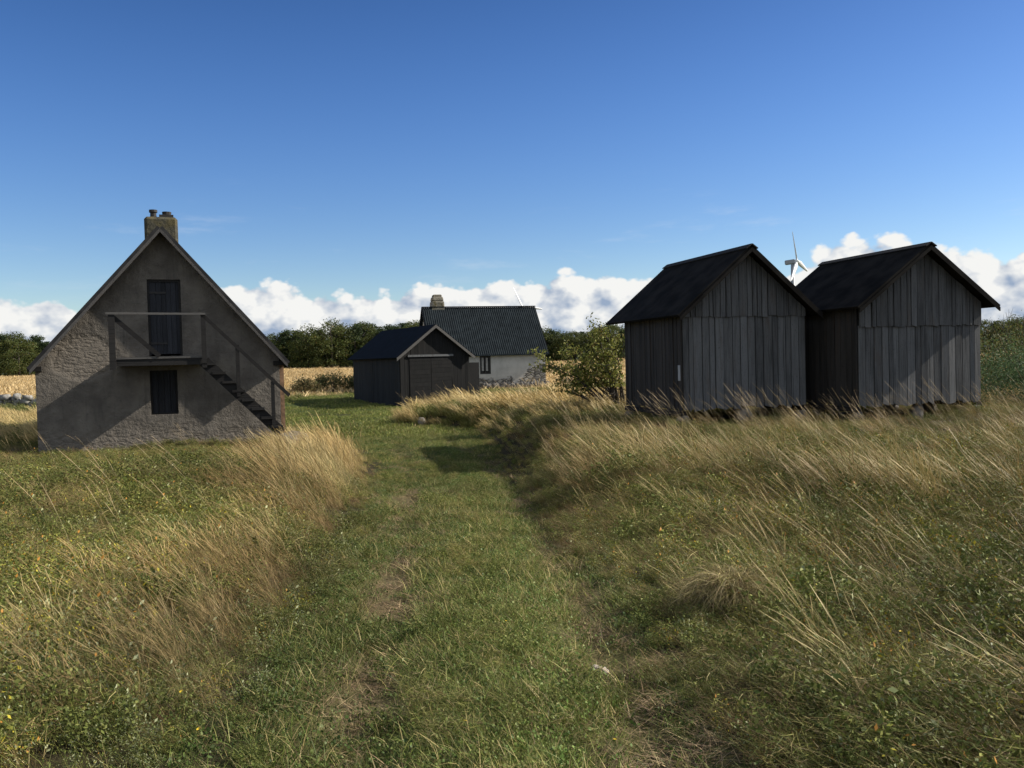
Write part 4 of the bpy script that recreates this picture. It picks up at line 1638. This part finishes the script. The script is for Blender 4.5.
def scatter(name, kind, x, y, scale, tint, label, cat, yaw=.5, zscale=None):
    n = len(x)
    rng = np.random.default_rng(n + len(name))
    me = bpy.data.meshes.new(name)
    me.vertices.add(n)
    me.vertices.foreach_set('co', np.stack([x, y, height(x, y)], 1).astype(np.float32).ravel())

    def att(nm, tp, key, val):
        a = me.attributes.new(nm, tp, 'POINT')
        a.data.foreach_set(key, val.astype(np.int32 if tp == 'INT' else np.float32).ravel())
    rot = np.zeros((n, 3))
    rot[:, 0:2] = rng.normal(size=(n, 2)) * .08
    rot[:, 2] = rng.normal(size=n) * yaw
    att('rot', 'FLOAT_VECTOR', 'vector', rot)
    zs = np.ones(n) if zscale is None else zscale
    att('scl', 'FLOAT_VECTOR', 'vector', np.stack([scale, scale, scale * zs], 1))
    att('idx', 'INT', 'value', rng.integers(0, 5, n))
    att('tint', 'FLOAT_COLOR', 'color', np.concatenate([tint, np.ones((n, 1))], 1))
    o = bpy.data.objects.new(name, me)
    COL.objects.link(o)
    g = bpy.data.node_groups.new('scatter_' + kind, 'GeometryNodeTree')
    g.interface.new_socket('Geometry', in_out='INPUT', socket_type='NodeSocketGeometry')
    g.interface.new_socket('Geometry', in_out='OUTPUT', socket_type='NodeSocketGeometry')
    N = g.nodes.new
    gi, go = N('NodeGroupInput'), N('NodeGroupOutput')
    ci = N('GeometryNodeCollectionInfo')
    ci.inputs['Collection'].default_value = PROTO[kind]
    ci.inputs['Separate Children'].default_value = True
    ci.inputs['Reset Children'].default_value = True
    io = N('GeometryNodeInstanceOnPoints')
    io.inputs['Pick Instance'].default_value = True

    def na(nm, tp):
        q = N('GeometryNodeInputNamedAttribute')
        q.data_type = tp
        q.inputs['Name'].default_value = nm
        return q.outputs['Attribute']
    e2r = N('FunctionNodeEulerToRotation')
    L = g.links.new
    L(gi.outputs[0], io.inputs['Points'])
    L(ci.outputs[0], io.inputs['Instance'])
    L(na('idx', 'INT'), io.inputs['Instance Index'])
    L(na('rot', 'FLOAT_VECTOR'), e2r.inputs[0])
    L(e2r.outputs[0], io.inputs['Rotation'])
    L(na('scl', 'FLOAT_VECTOR'), io.inputs['Scale'])
    L(io.outputs[0], go.inputs[0])
    md = o.modifiers.new('scatter', 'NODES')
    md.node_group = g
    tag(o, label, cat, kind='stuff')
    return o


def near_points(rng, y0, y1, dens, half=.86, pad=1.2):
    """random points, dens(y) per square metre, in a fan a good deal wider than the view"""
    ys = np.linspace(y0, y1, 400)
    wgt = dens(ys) * 2 * (half * ys + pad)
    tot = float(((wgt[1:] + wgt[:-1]) / 2 * np.diff(ys)).sum())
    n = int(tot)
    cdf = np.concatenate([[0], np.cumsum((wgt[1:] + wgt[:-1]) / 2 * np.diff(ys))])
    y = np.interp(rng.random(n) * cdf[-1], cdf, ys)
    x = (rng.random(n) * 2 - 1) * (half * y + pad)
    return x, y


def rect_mask(x, y, cx, cy, a, hx, y0, y1):
    dx, dy = x - cx, y - cy
    lx = dx * math.cos(a) + dy * math.sin(a)
    ly = -dx * math.sin(a) + dy * math.cos(a)
    return (np.abs(lx) < hx) & (ly > y0) & (ly < y1)


def blocked(x, y):
    b = rect_mask(x, y, -8.06, 19.67, R(21), 2.66, -.05, 7.3)
    b |= rect_mask(x, y, 4.93, 17.95, R(16.4), 1.38, .25, 2.5)
    b |= rect_mask(x, y, 8.63, 17.95, R(16), 1.46, .25, 2.5)
    b |= rect_mask(x, y, -3.70, 41.2, R(28), 1.90, -.1, 7.4)
    b |= rect_mask(x, y, -1.2, 53.3, R(15.5), 3.8, -.2, 5.4)
    return b


def vegetation():
    rng = np.random.default_rng(5)
    x, y = near_points(rng, 1.3, 36, lambda d: 100 * np.minimum(1, (6.0 / d)) ** .8)
    ok = ~blocked(x, y)
    x, y = x[ok], y[ok]
    dr, dl = x - x_right(y), x_left(y) - x
    wig = (fbm(x, y, 1.1, 55) - .5) * .9
    in_r = dr + wig * .8 > 0
    in_l = (dl + wig * .8 > 0) & ~in_r
    track = ~(in_r | in_l)
    n1, n2, n3 = fbm(x, y, .45, 61), fbm(x, y, 1.2, 62), fbm(x, y, .22, 63)
    u = rng.random(len(x))
    kind = np.full(len(x), 'skip', dtype=object)
    # --- right-hand bank
    near_shed = sstep(y, 10, 14)
    p_dry = .075 + .26 * sstep(n1, .50, .66) * (1 - .6 * near_shed) + .02 * near_shed
    p_dry *= sstep(dr, .2, .9) * .6
    p_thatch = .24 + .26 * sstep(n2, .48, .68)
    p_herb = .11 + .15 * sstep(n2, .55, .38) * sstep(y, 13, 7)
    p_silver = .07 + .10 * sstep(n3, .48, .6)
    p_yel = .06 + .06 * sstep(n1, .5, .36)
    c = np.cumsum(np.stack([p_dry, p_thatch, p_herb, p_silver, p_yel]), 0)
    kr = np.where(u < c[0], 'dry', np.where(u < c[1], 'thatch', np.where(u < c[2], 'herb', np.where(u < c[3], 'silver', np.where(u < c[4], 'yellow', np.where(u < c[4] + (1 - c[4]) * .72, 'tangle', 'mid'))))))
    kind = np.where(in_r, kr, kind)
    # --- left-hand side: pale dry grass along the track, weeds further out
    edge = np.exp(-np.clip(dl - .55, 0, 9) / ip(y, [3, 8, 16], [.92, 1.0, 1.5])) * sstep(dl, .0, .5)
    gold = edge * ip(y, [3.2, 4.4, 5.2, 6.8, 8.2, 10, 12, 20], [.12, .38, .80, .85, .32, .55, .78, .8])
    gold = gold * sstep(gold, .10, .35)
    p_dry = .004 + .54 * gold + .03 * sstep(n1, .54, .68)
    p_thatch = .17 + .34 * sstep(n2, .44, .64) * sstep(y, 6, 11)
    rest = 1 - np.clip(p_dry + p_thatch, 0, .97)
    p_silver = rest * (.20 + .25 * sstep(n3, .45, .6))
    p_herb = rest * .26
    p_yel = rest * (.10 + .32 * sstep(x, -1.9, -2.8) * sstep(y, 8, 5.5))
    c = np.cumsum(np.stack([p_dry, p_thatch, p_herb, p_silver, p_yel]), 0)
    kl = np.where(u < c[0], 'dry', np.where(u < c[1], 'thatch', np.where(u < c[2], 'herb', np.where(u < c[3], 'silver', np.where(u < c[4], 'yellow', np.where(u < c[4] + (1 - c[4]) * .72, 'tangle', 'mid'))))))
    kind = np.where(in_l, kl, kind)
    # --- verge of the track: short mixed turf
    kind = np.where(track & (y < 24) & (u > .86) & (n1 > .42), np.where(u > .93, 'herb', 'mid'), kind)
    kind = np.where(track & (y < 30) & (u < .25 + .45 * sstep(n2, .45, .6)), 'turf', kind)
    inrut = np.maximum(np.exp(-((x - x_rut_l(y)) / .27) ** 2), .75 * np.exp(-((x - x_rut_r(y)) / .24) ** 2)) * sstep(y, 26, 17) * (.2 + .7 * sstep(fbm(x, y, 1.6, 87), .38, .65))
    kind = np.where(track & (rng.random(len(x)) < inrut * 1.25), 'skip', kind)
    crown = np.exp(-((x - .5 * (x_rut_l(y) + x_rut_r(y))) / .28) ** 2)
    kind = np.where(track & (y < 20) & (kind == 'skip') & (inrut < .3) & (rng.random(len(x)) < crown * .6 * sstep(n1, .4, .55)), 'tangle', kind)
    # beyond 20 m the coarse tufts take over
    far = (y > 21) & (in_r | in_l)
    kind = np.where(far, np.where(u < .22 + .22 * (n1 > .5), 'far_dry', 'far_green'), kind)
    kind = np.where((far & (rng.random(len(x)) < .45)) | ((y > 35) & far), 'skip', kind)
    # height grows away from the track; short against the camera's feet
    dd = np.where(in_r, dr, dl)
    hgt = (.5 + .5 * sstep(dd, -.1, 1.1)) * (.72 + .56 * n1) * (.62 + .8 * fbm(x, y, 1.7, 57))
    isd = kind == 'dry'
    cap_r = ip(y, [2, 9, 12, 14, 15.5, 17, 24], [.48, .48, .46, .36, .27, .22, .40]) * np.where(y > 26, 1.35, 1.0)
    cap_l = ip(y, [2, 5, 9, 12, 14.5, 17, 20, 24], [.42, .46, .50, .50, .38, .22, .2, .4])
    cap_g = ip(y, [2, 5, 7, 9, 11, 16, 19, 24], [.36, .42, .46, .5, .62, .66, .45, .4])
    cap_l = np.where(isd, cap_l + (cap_g - cap_l) * np.clip(gold * 1.3, 0, 1), cap_l)
    hgt = hgt * np.where(in_r, cap_r, cap_l)
    hgt = np.where(track, .14 + .16 * n2, hgt)
    hgt = np.where((kind == 'tangle'), hgt * 1.25, hgt)
    hgt = np.where((kind == 'dry') & in_l, hgt * (.62 + .38 * np.clip(gold * 2, 0, 1)), hgt)
    hgt = np.where((kind == 'herb') | (kind == 'silver') | (kind == 'yellow'), hgt * 1.2, hgt)
    tint_n = fbm(x, y, .6, 71)[:, None]
    warm = fbm(x, y, .33, 72)[:, None]
    tint = (.55 + .9 * tint_n) * np.concatenate([1.02 + .2 * warm, 1.10 + .06 * warm, .98 - .1 * warm], 1)
    brown = sstep(fbm(x, y, 1.3, 77), .42, .62)[:, None] * np.isin(kind, ('dry', 'thatch'))[:, None]
    tint = tint * (1 - brown * np.array([[.34, .42, .46]]))
    info = {
        'mid': ('tall_grass', 'green and straw mixed grass leaning left on both banks of the track'),
        'tangle': ('matted_grass', 'matted tangle of short green and straw coloured grass on the banks'),
        'dry': ('dry_grass', 'pale dry seeding grass blown to the left along the track'),
        'thatch': ('withered_grass', 'brown withered grass matted between the green'),
        'herb': ('weeds', 'dark green leafy weeds among the grass'),
        'silver': ('silver_weeds', 'grey-green silvery leaved weeds among the grass'),
        'yellow': ('yellowing_weeds', 'yellowing and orange weeds among the grass'),
        'turf': ('rough_turf', 'short mixed turf at the verges and crown of the track'),
        'far_dry': ('distant_dry_grass', 'tall dry grass around the sheds and in front of the barn'),
        'far_green': ('distant_weeds', 'green weeds and grass around the sheds and in front of the barn'),
    }
    for k, (nm, lab) in info.items():
        q = kind == k
        s = .55 + .85 * rng.random(q.sum())
        if k == 'turf':
            zs = np.ones(q.sum())
        else:
            zs = np.ones(q.sum())
            s = (.85 + .35 * rng.random(q.sum())) * hgt[q] * 1.38
        if k in ('mid', 'tangle', 'thatch', 'herb', 'silver', 'yellow', 'dry'):
            s = s * ip(y[q], [6, 20], [1.0, 1.25])
        scatter(nm, k, x[q], y[q], s, tint[q], lab, 'grass' if 'grass' in nm or 'turf' in nm else 'weeds', .45 if k != 'turf' else 3, zs)
    # --- single tall stalks above the mass
    x, y = near_points(rng, 4.0, 33, lambda d: 3.6 * np.minimum(1, 9 / d) + 2.2 * np.exp(-((d - 14.8) / 1.8) ** 2))
    dr, dl = x - x_right(y), x_left(y) - x
    n1 = fbm(x, y, .45, 61)
    p = np.where(dr > .5, .08 + .3 * sstep(n1, .5, .62) + .45 * sstep(y, 11, 14), np.where(dl > .4, .07 + .12 * sstep(n1, .5, .65), 0))
    q = (rng.random(len(x)) < p) & ~blocked(x, y) & ~((y < 6.5) & (rng.random(len(x)) < .6))
    x, y = x[q], y[q]
    tt = (.75 + .5 * rng.random((len(x), 1))) * np.ones((1, 3))
    scatter('grass_stalks', 'stalk', x, y, (.55 + .35 * rng.random(len(x))) * np.where((y > 13) & (x < 0), .85, 1.0) * np.where((x > 0) & (y > 12), 1.05, 1.0) * np.where(y > 26, 1.25, 1.0), tt, 'long bleached grass stalks standing above the rest and leaning left', 'grass', .25)
    # --- mown track and the lawn between the buildings
    x, y = near_points(rng, 1.3, 27, lambda d: 105 * np.minimum(1, 6.0 / d) ** .8, .62, .9)
    wig = (fbm(x, y, 1.1, 55) - .5) * .9
    q = (x - x_right(y) + wig * .8 < .15) & (x_left(y) - x + wig * .8 < .15) & ~blocked(x, y)
    x, y = x[q], y[q]
    n1, n2 = fbm(x, y, .9, 81), fbm(x, y, 2.3, 82)
    rl = np.exp(-((x - x_rut_l(y)) / .28) ** 2) * (.30 + .60 * sstep(fbm(x, y, 1.6, 87), .38, .65))
    rr = np.exp(-((x - x_rut_r(y)) / .24) ** 2) * .8
    patch = sstep(fbm(x, y, 1.3, 86), .56, .70) * .55
    xc = .5 * (x_rut_l(y) + x_rut_r(y))
    dry_strip = .5 * np.exp(-((x - xc + .28) / .22) ** 2) * sstep(y, 5, 8) * sstep(fbm(x, y, 1.4, 88), .36, .6)
    fresh = np.exp(-((x - xc - .28) / .36) ** 2)
    rut = np.maximum(np.maximum(rl, rr), np.maximum(patch, dry_strip)) * sstep(y, 26, 17) * sstep(n1, .12, .40)
    u = rng.random(len(x))
    lit_ = u < rut * .8
    grn = ~lit_ & (rng.random(len(x)) > rut * .85)
    green = ((.60 + .85 * n1) * (1 + .42 * fresh))[:, None] * np.concatenate([(.85 + .35 * n2)[:, None], np.ones((len(x), 1)), np.full((len(x), 1), .9)], 1)
    sc_ = (.8 + .5 * rng.random(len(x))) * ip(y, [6, 20], [1, 1.1])
    scatter('mown_grass', 'mown', x[grn], y[grn], sc_[grn], green[grn], 'short green mown grass on the track', 'grass', 3)
    scatter('dead_grass_litter', 'litter', x[lit_], y[lit_], sc_[lit_], .8 + .6 * rng.random((lit_.sum(), 1)) * np.ones((1, 3)), 'flattened brown dead grass in the wheel ruts', 'grass', 3)
    x, y = near_points(rng, 24, 53, lambda d: 4.2 * (30 / d), .62, 1)
    q = ~blocked(x, y) & ~((y < 35) & ((x > x_right(y)) | (x < x_left(y))))
    x, y = x[q], y[q]
    n1 = fbm(x, y, .35, 91)
    g = (1.0 + .7 * n1)[:, None] * np.array([[1.12, 1.0, .9]])
    scatter('lawn_grass', 'far_lawn', x, y, 1.0 + .6 * rng.random(len(x)), g, 'green lawn grass between the old house, the barn and the cottage', 'grass', 3)
    # rough band in front of the cottage and around the barn foot
    x, y = near_points(rng, 36, 53, lambda d: 1.6 + 0 * d, .62, 1)
    n1 = fbm(x, y, .3, 92)
    q = ~blocked(x, y) & ((n1 > .60) | (x > 5.5) | (x < -16)) & ((x < -12) | (x > -2.5))
    x, y = x[q], y[q]
    scatter('rough_grass', 'far_green', x, y, .6 + .5 * rng.random(len(x)), (.8 + .5 * rng.random((len(x), 1))) * np.ones((1, 3)), 'rough green grass patches on the lawn near the cottage and stone wall', 'grass')
    # golden field
    x, y = near_points(rng, 48, 150, lambda d: .95 * np.minimum(1, 75 / d), .75, 3)
    edge = 53 - 6 * sstep(x, -8, -20) + 3 * sstep(x, 2, 8)
    q = ~blocked(x, y) & (y > edge + rng.normal(size=len(x)) * .7)
    x, y = x[q], y[q]
    scatter('field_stubble', 'field', x, y, .8 + .8 * rng.random(len(x)), (.8 + .4 * fbm(x, y, .1, 95))[:, None] * np.ones((1, 3)), 'ripe golden grass covering the field up to the wood', 'field', 3)


vegetation()


# ------------------------------------------------------------------ the matted tussock on the right and a few flowers
def build_tussock():
    rng = np.random.default_rng(9)
    parts = []
    n, seg = 1700, 7
    t = np.linspace(0, 1, seg + 1)
    phi = rng.random(n) * 6.283
    r0 = .07 * rng.random(n) ** .5
    a0 = rng.random(n) * 6.283
    reach = .12 + .26 * rng.random(n)
    hh = .22 + .16 * rng.random(n)
    rad = reach[:, None] * t ** 1.25
    zz = hh[:, None] * (2.5 * t - (1.75 + .45 * rng.random((n, 1))) * t ** 2)
    swirl = phi[:, None] + rng.normal(size=(n, 1)) * .9 * t
    P = np.stack([r0[:, None] * np.cos(a0)[:, None] + rad * np.cos(swirl) - .06 * t, r0[:, None] * np.sin(a0)[:, None] + rad * np.sin(swirl), zz.clip(.0)], -1)
    P += rng.normal(size=P.shape) * .006
    fa = rng.random(n) * 6.283
    W = np.stack([np.cos(fa), np.sin(fa), .4 * np.ones(n)], 1)[:, None] * (.0022 * (1 - .8 * t ** 2))[None, :, None]
    C = palette(rng, n, [(.46, .38, .19), (.36, .29, .13), (.24, .22, .07), (.24, .16, .09)], (.42, .28, .2, .10)) * (.35 + 1.1 * rng.random((n, 1)))
    b = np.arange(n)[:, None] * (seg + 1) * 2 + np.arange(seg)[None] * 2
    F = np.stack([b, b + 1, b + 3, b + 2], -1).reshape(-1, 4)
    parts.append((np.stack([P - W, P + W], 2).reshape(-1, 3), F, np.repeat(C, (seg + 1) * 2, 0)))
    me = to_mesh('grass_tussock', join(*parts), M_LEAF)
    o = bpy.data.objects.new('grass_tussock', me)
    COL.objects.link(o)
    x, y = 1.40, 5.4
    o.location = (x, y, hz(x, y) - .04)
    tag(o, 'large matted tussock of straw-coloured grass right of the track', 'grass clump')


build_tussock()


def build_flowers():
    rng = np.random.default_rng(12)
    fm = plain('yellow_petals', (.72, .50, .03), .6, .2, 40)
    sm = plain('flower_stem', (.07, .11, .03), .7)
    proto = empty('yellow_flower', (0, 0, 0))
    m = MB()
    n = 11
    for k in range(n):
        a, b = 2 * math.pi * k / n, 2 * math.pi * (k + .8) / n
        m.poly([(0, 0, .105), (.016 * math.cos(a), .016 * math.sin(a), .112), (.019 * math.cos((a + b) / 2), .019 * math.sin((a + b) / 2), .112), (.016 * math.cos(b), .016 * math.sin(b), .112)])
    m.build('petals', fm, proto)
    m = MB()
    m.tube([(0, 0, -.01), (.004, 0, .06), (0, 0, .105)], [.0018, .0016, .002], 5)
    m.build('stem', sm, proto)
    tag(proto, None, 'flower', 'yellow flowers dotted in the grass')
    spots = [(-.08, 5.35, 'yellow flower in the middle strip of the track, farthest from the tussock'), (-.26, 3.75, 'yellow flower in the nearest turf of the track left of the pale stone'),
             (1.02, 5.9, 'yellow flower just left of the matted tussock'), (.40, 3.62, 'yellow flower in the near right wheel rut'),
             (-1.55, 3.9, 'yellow flower among silvery weeds on the near left verge'), (-1.42, 3.75, 'yellow flower closest to the left wheel rut on the near verge'),
             (1.95, 4.3, 'yellow flower in the weeds of the near right bank')]
    for i, (x, y, lab) in enumerate(spots):
        o = proto if i == 0 else copy_tree(proto)
        o.location = (x, y, hz(x, y) + (.12 if x > 1.5 or x < -1.5 else .0))
        o.rotation_euler = (rng.normal() * .2, rng.normal() * .2 - .1, rng.random() * 6)
        o.scale = (.5, .5, .6)
        o['label'] = lab


build_flowers()
